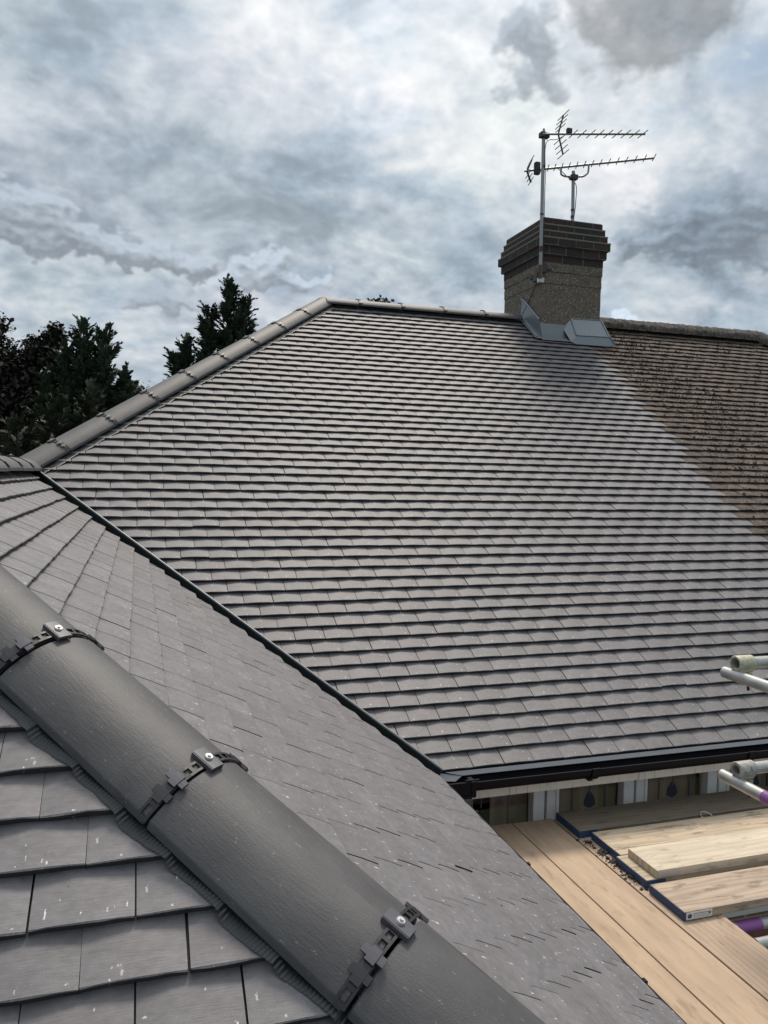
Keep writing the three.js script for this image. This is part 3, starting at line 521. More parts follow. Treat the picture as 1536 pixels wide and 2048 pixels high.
// valley trough with its middle rib
{
  const O = V(XW, YE, ZE), u = V(-1, ta, -1).normalize(), L = HW * Math.sqrt(2 + ta * ta) - .06, w = V(1, 0, -1).normalize(), n = w.clone().cross(u); if (n.y < 0) n.negate();
  const s = new THREE.Shape(); s.moveTo(-.006, -.06); s.lineTo(-.006, .026); s.lineTo(.006, .026); s.lineTo(.006, -.06); s.closePath();
  const bas = new THREE.Matrix4().makeBasis(w, n, w.clone().cross(n));
  const dir = w.clone().cross(n).dot(u);
  const mk = (t0, t1, k) => { const g = new THREE.ExtrudeGeometry(s, { depth: t1 - t0, bevelEnabled: false, curveSegments: 3 }); if (k) g.scale(k, 1 + (k - 1) * .12, 1); if (dir < 0) g.translate(0, 0, -t1); else g.translate(0, 0, t0); g.applyMatrix4(bas); g.translate(O.x, O.y, O.z); return g; };
  const rib = part(house, 'valley_rib', mk(-.03, L, 0), M.valley, 'dark upstand running up the valley between the two roof slopes');
  { const q = rod(O.clone().addScaledVector(n, .0265).addScaledVector(u, -.03), O.clone().addScaledVector(n, .0265).addScaledVector(u, L), .0072, 8); sub(rib, 'valley_rib_edge', q, M.valleyEdge); }
  sub(rib, 'valley_rib_joint', mk(2.52, 2.56, 1.35), M.valley);
  const tr = (a, b, na, nb) => poly([0, 1].flatMap(e => [[a, na], [b, nb]].map(([x, y]) => O.clone().addScaledVector(u, e ? L : -.04).addScaledVector(w, x).addScaledVector(n, y))), [[0, 1, 3, 2]]);
  part(house, 'valley_trough', merge([tr(-.15, -.006, .02, -.045), tr(.006, .15, -.045, .02)]), M.valley);
}
// eaves: felt strip, gutter, fascia, soffit
const gutterShape = (() => { const s = new THREE.Shape(), r = .056, q = .0035, N = 14; for (let i = 0; i <= N; i++) { const a = Math.PI + Math.PI * i / N; s[i ? 'lineTo' : 'moveTo'](r * Math.cos(a), r * Math.sin(a)); } s.lineTo(r + .006, 0); s.lineTo(r + .006, .008); s.lineTo(r - .004, .008); for (let i = N; i >= 0; i--) { const a = Math.PI + Math.PI * i / N; s.lineTo((r - q) * Math.cos(a), (r - q) * Math.sin(a)); } s.lineTo(-r + q, .012); s.lineTo(-r, .012); s.closePath(); return s; })();
function gutterRun(mtx, len) { const g = new THREE.ExtrudeGeometry(gutterShape, { depth: len, bevelEnabled: false }); g.applyMatrix4(mtx); return g; }
const GYY = YE - .058, GZ = ZE + .012;                 // gutter centre line
{
  const gm = new THREE.Matrix4().makeBasis(V(0, 0, 1), V(0, 1, 0), V(-1, 0, 0)).setPosition(7.6, GYY, GZ);
  const gut = part(house, 'gutter', gutterRun(gm, 7.6 - XW - .03), M.gutter, 'black half round gutter along the main eaves');
  const ringG = (x) => { const s = new THREE.Shape(), r = .0575, N = 14; for (let i = 0; i <= N; i++) { const a = Math.PI + Math.PI * i / N; s[i ? 'lineTo' : 'moveTo'](r * Math.cos(a), r * Math.sin(a)); } s.lineTo(r + .010, .001); s.lineTo(r + .010, .012); s.lineTo(r - .002, .012); s.lineTo(r - .002, .0095); s.lineTo(r + .0075, .0095); for (let i = N; i >= 0; i--) { const a = Math.PI + Math.PI * i / N; s.lineTo((r + .006) * Math.cos(a), (r + .006) * Math.sin(a)); } s.closePath(); const g = new THREE.ExtrudeGeometry(s, { depth: .045, bevelEnabled: false }); g.applyMatrix4(new THREE.Matrix4().makeBasis(V(0, 0, 1), V(0, 1, 0), V(-1, 0, 0)).setPosition(x, GYY, GZ)); return g; };
  for (const x of [2.26, 3.24, 4.2, 5.2]) { sub(gut, 'gutter_bracket', merge([ringG(x), box(x - .035, x - .010, GYY - .072, GYY - .058, GZ - .03, GZ + .012)]), M.gutter); }
  const gmw = new THREE.Matrix4().makeBasis(V(1, 0, 0), V(0, 1, 0), V(0, 0, 1)).setPosition(XW - .012 + .0, GYY, ZE + .05);
  const gw = part(house, 'gutter', gutterRun(gmw, ZF - ZE + .05), M.gutter, 'thin edge of black gutter beyond the wing eaves');
  for (const z of [-3.1, -2.62, -1.9]) sub(gw, 'gutter_bracket', box(XW + .046, XW + .056, GYY - .006, GYY + .011, z - .009, z + .009), M.gutter);
  part(house, 'gutter_corner', merge([rbox(XW + .02, XW + .16, GYY - .066, GYY - .052, ZE - .05, ZE + .09, .004), rbox(XW + .04, XW + .17, GYY - .06, GYY + .0145, ZE + .068, ZE + .080, .003), rbox(XW - .012, XW + .15, GYY - .06, GYY + .012, GZ - .068, GZ - .058, .003), rbox(XW + .155, XW + .185, GYY - .064, GYY + .017, ZE + .015, ZE + .084, .006), rod(V(XW + .13, GYY + .018, ZE + .07), V(XW + .20, GYY + .018, ZE + .072), .006, 8)]), M.gutter, 'black corner union where the two gutters meet');
  // folded end of the felt tray at the valley foot
  part(house, 'eaves_strip', merge([poly([V(XW + .05, YE - .016, ZE - .002), V(4.7, YE - .016, ZE - .002), V(4.7, YE - .037, ZE + .007), V(XW + .14, YE - .037, ZE + .007)], [[0, 3, 2, 1]]), poly([V(XW + .14, YE - .040, ZE + .004), V(XW + .10, YE - .058, ZE + .018), V(XW + .02, YE - .052, ZE + .01), V(XW + .02, YE - .02, ZE - .012)], [[0, 3, 2, 1]])]), M.felt, 'grey plastic strip under the lowest row of tiles');
  const fg = rbox(XW + .05, 4.7, -1.618, -1.44, ZE - .075, ZE - .052, .003); boxUV(fg, 'x', 0, 0, 1, 1); { const uv = fg.attributes.uv, p = fg.attributes.position; for (let i = 0; i < p.count; i++) uv.setXY(i, p.getX(i), (p.getY(i) + 1.62)); }
  part(house, 'fascia', fg, M.fascia, 'white streaked fascia board below the gutter');
  part(house, 'soffit', box(XW - .22, 4.7, -1.600, -1.592, ZWALL - .2, ZE - .076), M.upvc);
  part(house, 'wing_fascia', merge([box(XW - .075, XW - .052, -1.618, -1.44, ZE - .05, ZF - .06), box(XW - .23, XW - .076, -1.600, -1.592, ZE - .2, ZF - .06)]), M.fascia);
}
// window band under the soffit: leaded lights in white frames
{
  const base = V(0, 0, 0);
  const mull = [[1.36, 1.44], [2.05, 2.19], [2.614, 2.757], [3.18, 3.325], [3.745, 3.89], [4.31, 4.45]], yt = -1.60, yb = -2.52, z = ZWALL;
  part(house, 'window_sill', rbox(1.2, 4.5, -2.56, -2.52, z - .12, z + .06, .006), M.upvc);
  const roomBack = part(house, 'room', merge([box(1.2, 4.6, -3.9, -3.85, -7, z - .26), box(1.2, 4.6, -3.85, -1.3, -7, -6.95), box(1.15, 1.2, -3.85, -1.3, -7, z - .25), box(4.55, 4.6, -3.85, -1.3, -6.95, z - .25)]), std({ color: lin(.12, .10, .085), roughness: .9 }));
  for (let i = 0; i + 1 < mull.length; i++) {
    const x0 = (mull[i][0] + mull[i][1]) / 2 + .007, x1 = (mull[i + 1][0] + mull[i + 1][1]) / 2 - .007, fw = .066;
    const w = part(house, 'window', merge([rbox(x0, x0 + fw, yb, yt, z - .06, z + .004, .004), rbox(x1 - fw, x1, yb, yt, z - .06, z + .004, .004), rbox(x0 + fw, x1 - fw, yt - .02, yt, z - .058, z, .003), rbox(x0 + fw, x1 - fw, yb, yb + .06, z - .058, z, .003),
      rbox(x0 + fw - .014, x0 + fw + .006, yb + .05, yt - .02, z - .05, z + .010, .004), rbox(x1 - fw - .006, x1 - fw + .014, yb + .05, yt - .02, z - .05, z + .010, .004)]), M.upvc);
    const a = x0 + fw, b = x1 - fw, W = b - a;
    sub(w, 'pane', box(a, b, yb + .06, yt - .02, z - .034, z - .030), M.glass);
    { const pos = [], idx = [], N = 40; for (let q = 0; q <= N; q++) { const x = mix(a - .05, b + .05, q / N), zz = z - .17 + .018 * Math.sin(x * 52 + i) + .012 * Math.sin(x * 23 + 2 * i); pos.push(x, yt + .05, zz, x, yb, zz); } for (let q = 0; q < N; q++) { if (i === 0 && q > 20 && q < 27) continue; if (i === 1 && q < 9) continue; idx.push(2 * q, 2 * q + 1, 2 * q + 2, 2 * q + 2, 2 * q + 1, 2 * q + 3); } const g = new THREE.BufferGeometry(); g.setAttribute('position', new THREE.Float32BufferAttribute(pos, 3)); g.setIndex(idx); g.computeVertexNormals(); sub(w, 'reflection_sheet', g, M.reflection_sheet); }  // sheet added behind the pane in place of reflections in the glass
    const lead = [], ys = -1.93;
    for (const f of [.26, .76]) lead.push(box(a + W * f - .0045, a + W * f + .0045, ys, yt - .02, z - .029, z - .025));
    { const fx = a + W * .5 + (i % 2 ? .01 : -.01); lead.push(box(fx - .003, fx + .003, -1.76, yt - .02, z - .0285, z - .0255)); }
    lead.push(box(a, b, ys - .006, ys, z - .029, z - .025));
    for (let k = -6; k < 12; k++) for (const s of [-1, 1]) { const px = a + k * W / 6, d = W / 6; for (let m = 0; m < 5; m++) { const xa = px + s * m * d * .5, xb = xa + s * d * .5, y0 = ys - .006 - m * d * .8, y1 = y0 - d * .8; if (Math.min(xa, xb) > a - .001 && Math.max(xa, xb) < b + .001) lead.push(rod(V(xa, y0, z - .027), V(xb, y1, z - .027), .0035, 4)); } }
    const st = new THREE.CatmullRomCurve3([V(a + W * .30, yt - .02, z - .027), V(a + W * .33, yt - .12, z - .027), V(a + W * .28, yt - .17, z - .027)]); 
    sub(w, 'leadwork', merge(lead), M.leadStrip);
    const tul = new THREE.Shape(); tul.moveTo(0, .05); tul.bezierCurveTo(.018, .03, .036, .005, .034, -.03); tul.quadraticCurveTo(.02, -.045, 0, -.048); tul.quadraticCurveTo(-.02, -.045, -.034, -.03); tul.bezierCurveTo(-.036, .005, -.018, .03, 0, .05);
    for (const f of [.5]) { const g = new THREE.ExtrudeGeometry(tul, { depth: .003, bevelEnabled: false, curveSegments: 8 }); g.translate(a + W * f + (i % 2 ? .01 : -.01), i === 0 ? -1.83 : -1.765 - .02, z - .030); sub(w, 'stained_flower', g, M.stainGlass); }
  }
}

// ------------------------------------------------------------------ the neighbour's house with the old roof
const nb = thing('neighbouring_house', 'adjoining house with old brown mossy tiled roof right of the chimney', 'house', [7, -Y0, -6]);
{
  const w = .25, walls = [box(4.6, XEND - .22, GY, YE - .16, ZWALL - w, ZWALL), box(XEND - .47, XEND - .22, GY, YE - .16, ZE - 2 * DM + .23, ZWALL - w), box(4.6, XEND - .47, GY, YE - .16, ZE - 2 * DM + .23, ZE - 2 * DM + .48)];
  const g = merge(walls); const uv = g.attributes.uv, p = g.attributes.position, n = g.attributes.normal; for (let i = 0; i < p.count; i++) uv.setXY(i, (Math.abs(n.getX(i)) > .5 ? p.getZ(i) : p.getX(i)) / .9, p.getY(i) / .6);
  part(nb, 'wall', g, M.brickWall);
  const root = part(nb, 'old_roof_slope', roofSlab(FM, [[4.72, 0], [XEND, 0], [XN, LM], [4.72, LM]]), M.underlay);
  const bnd = v => 4.60 + .012 * (v / G - 16) * .55;
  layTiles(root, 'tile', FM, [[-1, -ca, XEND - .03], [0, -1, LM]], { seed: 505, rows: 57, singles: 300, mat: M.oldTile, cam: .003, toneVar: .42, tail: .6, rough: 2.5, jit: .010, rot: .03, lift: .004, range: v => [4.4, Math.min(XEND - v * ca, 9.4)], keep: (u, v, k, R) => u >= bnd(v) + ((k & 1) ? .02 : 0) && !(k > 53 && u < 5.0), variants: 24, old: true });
  // moss and lichen lumps washed down from the chimney
  const R = rng(91), lumps = [], ico = new THREE.IcosahedronGeometry(1, 1);
  const cols = [[.050, .040, .029], [.075, .058, .042], [.11, .085, .063], [.060, .055, .032], [.17, .135, .10], [.32, .27, .21], [.14, .10, .075]];
  for (let i = 0; i < 5200; i++) {
    const k = Math.floor(R() * 57), v = k * G + .004 + .09 * R() * R(), drift = 4.95 + (57 - k) * .022;
    let u; const z = R(); if (z < .62) u = drift + (R() + R() + R() - 1.5) * .75; else u = 4.7 + 3.4 * R();
    if (u < bnd(v) + .12 || u > XEND - v * ca - .1) continue;
    if (k > 53 && u < 5.05) continue;
    if (z < .62 && k < 22 && R() < .6) continue;
    const s = .004 + .012 * R() * R() * R(), g = ico.clone(), p = g.attributes.position, c = cols[Math.floor(R() * (z < .62 && R() < .5 ? 7 : 5))], col = new Float32Array(p.count * 3);
    const ox = R() * 99; for (let j = 0; j < p.count; j++) { const q = 1 + .5 * gnoise(p.getX(j) * 1.7 + ox, p.getY(j) * 1.7 + p.getZ(j)); p.setXYZ(j, p.getX(j) * q * s * (1 + R() * .2), p.getY(j) * q * s * .62, p.getZ(j) * q * s); }
    g.computeVertexNormals(); const P = FM.at(u, v, .002 - .15 * (v - k * G) + s * .25); g.rotateX(A); g.translate(P.x, P.y, P.z);
    for (let j = 0; j < p.count; j++) { col[j * 3] = c[0]; col[j * 3 + 1] = c[1]; col[j * 3 + 2] = c[2]; } g.setAttribute('color', new THREE.BufferAttribute(col, 3)); g.deleteAttribute('uv'); lumps.push(g);
  }
  const moss = sub(root, 'moss', mergeGeometries(lumps), M.moss); moss.userData.kind = 'stuff'; moss.userData.label = 'lumps of dark moss and pale lichen on the old tiles';
  // old ridge: half-round tiles bedded in lumpy mortar
  const capOld = (len, seed) => { let g = new THREE.CylinderGeometry(.115, .115, len, 20, 10, false, 0, Math.PI); g.rotateZ(-Math.PI / 2); g.rotateX(-Math.PI / 2 + Math.PI / 2); const p = g.attributes.position; return g; };
  function bedded(a, b, seed, name) {
    const d = b.clone().sub(a), L = d.length(); d.normalize(); const side = V(0, 1, 0).cross(d).normalize(), up = d.clone().cross(side), n = Math.max(1, Math.round(L / .45));
    for (let i = 0; i < n; i++) {
      const pos = [], idx = [], uv = [], S = 14, T = 16, rr = .118 + .008 * gnoise(i * 3.3, seed);
      for (let t = 0; t <= T; t++) for (let s = 0; s <= S; s++) {
        const f = (i + t / T * .995) / n * L, ang = -1.75 + 3.5 * s / S, lump = .012 * fbm(f * 9 + seed, ang * 3, 3) + .010 * fbm(f * 38, ang * 9 + seed, 2) + (Math.abs(ang) > 1.15 ? .020 + .02 * gnoise(f * 14, ang) : 0) + (t === 0 || t === T ? -.008 : 0);
        const r = rr + lump, P = a.clone().addScaledVector(d, f).addScaledVector(side, r * Math.sin(ang)).addScaledVector(up, r * Math.cos(ang)); pos.push(P.x, P.y, P.z); uv.push(f * 2.2, ang * .26);
      }
      for (let t = 0; t < T; t++) for (let s = 0; s < S; s++) { const q = t * (S + 1) + s; idx.push(q, q + 1, q + S + 1, q + 1, q + S + 2, q + S + 1); }
      const g = new THREE.BufferGeometry(); g.setAttribute('position', new THREE.Float32BufferAttribute(pos, 3)); g.setAttribute('uv', new THREE.Float32BufferAttribute(uv, 2)); g.setIndex(idx); g.computeVertexNormals(); part(nb, name, g, M.cement);
    }
  }
  M.cement.side = THREE.DoubleSide;
  bedded(V(4.99, YR - .03, ZR), V(XN, YR - .03, ZR), 3, 'old_ridge_tile');
  bedded(V(XN - .03, YR - .02, ZR), V(XN + 2.4, YR - .02 - 2.4 * ta, ZR + 2.4), 8, 'old_hip_tile');
  const FB = frame(V(0, YE, ZE - 2 * DM), V(0, sa, ca), V(0, ca, -sa)), FR = frame(V(XEND, YE, 0), V(-ca, sa, 0), V(sa, ca, 0));
  part(nb, 'back_roof_slope', slab([FB.at(-4.72, 0), FB.at(-XEND, 0), FB.at(-XN, LM), FB.at(-4.72, LM)].map(p => p.addScaledVector(FB.N, -.005)), FB.N.clone().multiplyScalar(-.08)), M.cement);
  part(nb, 'end_roof_slope', slab([FR.at(-ZE, 0), FR.at(-ZE + 2 * DM, 0), FR.at(-ZR, LM)].map(p => p.addScaledVector(FR.N, -.03)), FR.N.clone().multiplyScalar(-.05)), M.cement);
  part(nb, 'fascia', box(4.71, XEND, -1.618, -1.44, ZE - .075, ZE - .052), M.fascia);
}

// ------------------------------------------------------------------ chimney
const ch = thing('chimney', 'pebble dashed chimney stack with corbelled dark brick top and lead flashing', 'chimney', [4.6, 1.4, -8.26]);
{
  const x0 = 4.228, x1 = 4.968, z0 = -8.70, z1 = -7.78;
  const uvBox = (g) => { const p = g.attributes.position, n = g.attributes.normal, uv = g.attributes.uv; for (let i = 0; i < p.count; i++) { const ax = Math.abs(n.getX(i)), ay = Math.abs(n.getY(i)); uv.setXY(i, ax > .5 ? p.getZ(i) : p.getX(i), ay > .5 ? p.getZ(i) : p.getY(i)); } return g; };
  const rough = (g, amp) => { const p = g.attributes.position; for (let i = 0; i < p.count; i++) { const x = p.getX(i), y = p.getY(i), z = p.getZ(i); p.setXYZ(i, x + amp * gnoise(y * 17, z * 17), y, z + amp * gnoise(y * 17 + 5, x * 17)); } g.computeVertexNormals(); return g; };
  const bx = (a, b, c, d, e, f) => { const g = new THREE.BoxGeometry(b - a, d - c, f - e, 14, 14, 14); g.translate((a + b) / 2, (c + d) / 2, (e + f) / 2); return uvBox(g); };
  part(ch, 'stack', rough(bx(x0, x1, 1.2, 2.135, z0, z1), .007), M.render);
  part(ch, 'render_band', rough(bx(x0 - .004, x1 + .004, 2.138, 2.262, z0 - .004, z1 + .004), .007), M.render);
  part(ch, 'render_band', rough(bx(x0 - .009, x1 + .009, 2.266, 2.365, z0 - .009, z1 + .009), .007), M.render);
  const ys = [2.362, 2.452, 2.542, 2.622, 2.698, 2.774, 2.852], off = [.018, .046, .074, .050, .027, .004], R = rng(55);
  const mort = [], ledge = [];
  for (let c = 0; c < 6; c++) {
    const a = x0 - off[c], b = x1 + off[c], d = z0 - off[c], e = z1 + off[c], y0 = ys[c], y1 = ys[c + 1] - .011;
    mort.push(box(a + .009, b - .009, y0 - .006, ys[c + 1] - .003, d + .009, e - .009));
    if (c >= 2 && c < 5) ledge.push(box(a + .004, b - .004, ys[c + 1] - .010, ys[c + 1] + .004, d + .004, e - .004));
    const run = (len, st) => { const o = []; let p = st; const n = Math.round(len / .222); const w = len / n; const sh = (c % 2) * .5; for (let i = -1; i < n + 1; i++) { const s = Math.max(0, (i + sh) * w), t = Math.min(len, (i + 1 + sh) * w); if (t - s > .03) o.push([s, t]); } return o; };
    const brick = (xa, xb, za, zb) => { const j = () => (R() - .5) * .006; const g = rbox(xa + .005, xb - .005, y0 + .001 + j() * .3, y1 + j() * .4, za + .005, zb - .005, .006); const m = sub(chB, 'brick', g, M.brick[Math.floor(R() * 4)]); m.position.set(j() * .7, 0, j() * .7); };
    if (c === 0) var chB = part(ch, 'brick_crown', box(x0 + .02, x1 - .02, 2.36, 2.85, z0 + .02, z1 - .02), M.mortar);
    for (const [s, t] of run(b - a, 0)) { brick(a + s, a + t, e - .10, e); brick(a + s, a + t, d, d + .10); }
    for (const [s, t] of run(e - d - .2, 0)) { brick(a, a + .10, d + .1 + s, d + .1 + t); brick(b - .10, b, d + .1 + s, d + .1 + t); }
  }
  sub(chB, 'mortar', merge(mort), M.mortar); sub(chB, 'mortar_ledge', merge(ledge), M.ledge);
  part(ch, 'flaunching', (() => { const g = new THREE.CylinderGeometry(.42, .58, .03, 4, 1); g.rotateY(Math.PI / 4); g.scale(.82, 1, 1.1); g.translate((x0 + x1) / 2, 2.862, (z0 + z1) / 2); return g; })(), M.mortar);
  // lead: front apron, side upstand with its welted edge, flat soaker on the tiles and the dressed hood over the party wall
  const ry = z => YE + (ZE - z) * ta;
  const sheet = (pts, th = .004) => { const n = pts[1].clone().sub(pts[0]).cross(pts[2].clone().sub(pts[0])).normalize(); return slab(pts, n.multiplyScalar(-th)); };
  part(ch, 'lead_apron', merge([sheet([V(x0 - .01, ry(-7.77) + .01, -7.766), V(4.62, ry(-7.77) + .01, -7.766), V(4.62, ry(-7.77) + .145, -7.769), V(x0 - .01, ry(-7.77) + .145, -7.769)]), sheet([V(x0 - .03, ry(-7.68) + .012, -7.68), V(4.64, ry(-7.68) + .012, -7.68), V(4.62, ry(-7.768) + .018, -7.768), V(x0 - .01, ry(-7.768) + .018, -7.768)])]), M.lead, 'dull lead apron across the front of the stack');
  part(ch, 'lead_side_flashing', merge([sheet([V(x0 - .014, ry(-7.70) + .012, -7.70), V(x0 - .014, ry(-7.79) + .17, -7.79), V(x0 - .014, ry(-8.153) + .17, -8.12), V(x0 - .014, ry(-8.153) + .22, -8.22), V(x0 - .014, ry(-8.153) + .01, -8.25), V(x0 - .014, ry(-8.10) + .012, -8.10)]),
    sheet([V(x0 - .10, ry(-7.70) + .014, -7.70), V(x0 - .012, ry(-7.70) + .014, -7.70), V(x0 - .012, ry(-8.09) + .016, -8.09), V(x0 - .10, ry(-8.09) + .016, -8.09)]),
    rod(V(x0 - .022, ry(-7.79) + .17, -7.78), V(x0 - .022, ry(-8.153) + .175, -8.12), .010, 8), rod(V(x0 - .022, ry(-8.153) + .175, -8.12), V(x0 - .022, ry(-8.153) + .225, -8.22), .010, 8), rod(V(x0 - .075, ry(-7.72) + .02, -7.72), V(x0 - .06, ry(-8.09) + .022, -8.09), .008, 8)]), M.lead, 'bright lead upstand up the left side of the stack');
  const hood = [V(4.60, 1.775, -7.778), V(4.985, 1.783, -7.778), V(5.03, 1.585, -7.675), V(4.615, 1.575, -7.675), V(4.60, ry(-7.66) - .0, -7.66), V(5.02, ry(-7.66), -7.66), V(5.12, ry(-7.69) + .012, -7.69), V(4.99, 1.60, -7.778), V(4.55, ry(-7.68) + .012, -7.68), V(4.50, 1.66, -7.776)];
  part(ch, 'lead_hood', merge([poly(hood, [[0, 3, 2, 1], [3, 4, 5, 2], [1, 2, 6, 7], [2, 5, 6], [0, 9, 8, 3], [3, 8, 4]]), rod(hood[0], hood[3], .012, 8), rod(hood[1], hood[2], .010, 8), rod(hood[0], hood[1], .007, 8), rod(hood[3], hood[2], .008, 8), rod(hood[2], hood[6], .009, 8)]), M.lead, 'raised lead hood dressed over the party wall');
  M.lead.side = THREE.DoubleSide;
  // mast bracket lashed to the near left corner
  part(ch, 'mast_bracket', merge([rbox(x0 - .05, x0 + .04, 2.245, 2.30, z1 - .10, z1 + .035, .006), rbox(x0 - .055, x0 - .012, 2.16, 2.25, z1 - .12, z1 - .02, .006), rbox(x0 - .03, x0 + .05, 2.29, 2.345, z1 - .03, z1 + .03, .006), rod(V(x0 - .02, 2.27, z1 + .02), V(x0 + .10, 2.29, z1 + .014), .008, 6), rod(V(x0 - .02, 2.27, z1 - .02), V(x0 - .014, 2.23, z1 - .25), .008, 6)]), M.aluDark, 'dark steel bracket on the near corner of the stack');
  part(ch, 'bracket_plate', rbox(x0 - .055, x0 + .012, 2.13, 2.185, z1 - .02, z1 + .03, .006), M.galv);
  { const g = new THREE.TubeGeometry(new THREE.CatmullRomCurve3([V(x0 - .012, 2.17, z1 - .10), V(x0 - .012, 2.05, z1 - .22), V(x0 - .012, 1.92, z1 - .36), V(x0 - .015, 1.80, z1 - .52)]), 16, .005, 5); part(ch, 'cable', g, M.black); }
}

// ------------------------------------------------------------------ television aerials
{
  const mx = 4.158, mz = -7.70, ga = 'television aerials on the chimney';
  const a1 = thing('television_aerial', 'taller television aerial on a mast strapped to the near chimney corner', 'aerial', [mx, 2.15, mz], ga);
  part(a1, 'mast', merge([rod(V(mx + .004, 2.16, mz), V(mx - .005, 3.72, mz), .019, 14), rod(V(mx - .005, 3.72, mz), V(mx - .005, 3.745, mz), .012, 10)]), M.alu);
  part(a1, 'mast_band', merge([[2.16, 2.30], [2.44, 2.50], [2.83, 2.85], [3.33, 3.36]].map(([p, q]) => rod(V(mx, p, mz), V(mx, q, mz), .0205, 14))), M.rust);
  // boom runs to the right and slightly away
  const by = 3.665, B = t => V(mx - .05 + t * 1.045, by + .008 + t * .008, mz + .026 + t * .36);
  part(a1, 'boom', rod(B(0), B(1), .0115, 8), M.alu);
  part(a1, 'mast_clamp', merge([rbox(mx - .055, mx + .05, by - .02, by + .035, mz - .025, mz + .04, .006)]), M.aluDark);
  part(a1, 'junction_box', rbox(B(.27).x - .03, B(.27).x + .03, B(.27).y + .005, B(.27).y + .06, B(.27).z - .02, B(.27).z + .02, .008), M.black);
  for (let i = 0; i < 9; i++) { const c = B(.31 + i * .084 - (i > 7 ? .005 : 0)); part(a1, 'element', rod(c.clone().add(V(.008, 0, -.10)), c.clone().add(V(-.008, 0, .10)), .0055, 6), M.alu); }
  for (const s of [1, -1]) {
    const c0 = B(.165), tip = c0.clone().add(V(s > 0 ? .055 : .065, s * .205, 0)), arm = part(a1, 'reflector', rod(c0, tip, .009, 6), M.aluDark);
    for (let k = 0; k < 4; k++) { const c = c0.clone().lerp(tip, .28 + k * .24); sub(arm, 'reflector_rod', rod(c.clone().add(V(.008, 0, -.13)), c.clone().add(V(-.008, 0, .13)), .005, 6), M.alu); }
  }
  { const g = new THREE.TubeGeometry(new THREE.CatmullRomCurve3([B(.25), V(mx + .14, by - .02, mz + .02), V(mx + .03, by - .05, mz + .02), V(mx + .024, 3.2, mz + .01), V(mx + .024, 2.6, mz + .012), V(mx + .026, 2.3, mz + .012)]), 40, .004, 5); part(a1, 'cable', g, M.black); }

  const nx = 4.733, nz = -8.05, a2 = thing('television_aerial', 'lower television aerial on a short mast with cranked arm behind the taller mast', 'aerial', [nx, 2.85, nz], ga);
  part(a2, 'mast', rod(V(nx + .012, 2.80, nz), V(nx, 3.50, nz), .019, 14), M.alu);
  part(a2, 'mast_band', merge([[2.97, 3.0], [3.05, 3.075], [2.86, 2.9], [3.45, 3.47]].map(([p, q]) => rod(V(nx + .005, p, nz), V(nx + .005, q, nz), .0205, 14))), M.aluDark);
  const C = t => V(4.19 + t * 1.41, 3.483 + t * .177, -8.20 + t * .435);
  part(a2, 'boom', rod(C(0), C(1), .0125, 8), M.alu);
  { const p1 = C(.285), p2 = C(.497); const g = new THREE.TubeGeometry(new THREE.CatmullRomCurve3([p1, p1.clone().add(V(.004, -.07, -.01)), p1.clone().add(V(.04, -.10, .015)), V(nx - .05, 3.43, nz + .01), V(nx + .06, 3.435, nz + .03), p2.clone().add(V(-.05, -.13, -.015)), p2.clone().add(V(-.006, -.09, -.003)), p2], false, 'catmullrom', .3), 60, .011, 8); part(a2, 'cranked_arm', g, M.alu); }
  part(a2, 'mast_clamp', rbox(nx - .04, nx + .045, 3.40, 3.455, nz - .025, nz + .04, .006), M.aluDark);
  part(a2, 'junction_box', (() => { const c = C(.098); return rbox(c.x - .032, c.x + .032, c.y - .055, c.y + .085, c.z - .03, c.z + .03, .012); })(), M.black);
  for (let i = 0; i < 15; i++) { const c = C(.13 + i * (.87 / 14) * (.82 + .18 * i / 14)); part(a2, 'element', rod(c.clone().add(V(.03, 0, -.075)), c.clone().add(V(-.03, .012, .075)), .0055, 6), M.alu); }
  for (const s of [1, -1]) {
    const c0 = C(.02), tip = c0.clone().add(V(.055, s * .125, 0)), arm = part(a2, 'reflector', rod(c0, tip, .011, 6), M.aluDark);
    for (let k = 0; k < 3; k++) { const c = c0.clone().lerp(tip, .35 + k * .3); sub(arm, 'reflector_rod', rod(c.clone().add(V(.02, 0, -.10)), c.clone().add(V(-.02, .02, .10)), .005, 6), M.alu); }
  }
  { const g = new THREE.TubeGeometry(new THREE.CatmullRomCurve3([C(.25), C(.29).add(V(.02, -.06, 0)), V(nx - .06, 3.40, nz + .02), V(nx + .035, 3.36, nz), V(nx + .042, 3.15, nz), V(nx + .024, 2.95, nz), V(nx + .024, 2.85, nz)]), 40, .0045, 5); part(a2, 'cable', g, M.black); }
}

// ------------------------------------------------------------------ scaffold deck and boards
const DY = -1.80, TH = .038;
function board(name, label, cat, x0, x1, y1, z0, z1, along, mat, o = {}) {
  const t = thing(name, label, cat, [(x0 + x1) / 2, y1 - TH, (z0 + z1) / 2], o.group);
  const L = along === 'z' ? z1 - z0 : x1 - x0, W = along === 'z' ? x1 - x0 : z1 - z0, th = o.th ?? TH;
  const g = along === 'z' ? new RoundedBoxGeometry(W, th, L, 1, .003) : new RoundedBoxGeometry(L, th, W, 1, .003);
  boxUV(g, along, (o.seed ?? 1) * .37, (o.seed ?? 1) * .71, 1 / .26, 1 / 1.7);
  g.translate((x0 + x1) / 2, y1 - th / 2, (z0 + z1) / 2);
  if (o.rot) { const c = [(x0 + x1) / 2, 0, (z0 + z1) / 2]; g.translate(-x0, 0, -z0); g.rotateY(o.rot); g.translate(x0, 0, z0); }
  part(t, 'timber', g, mat);
  return t;
}
function turned(geo, x0, z0, rot) { if (rot) { geo.translate(-x0, 0, -z0); geo.rotateY(rot); geo.translate(x0, 0, z0); } return geo; }
const gd = 'boards of the walkway along the wing eaves', gb = 'scaffold boards laid across the walkway';
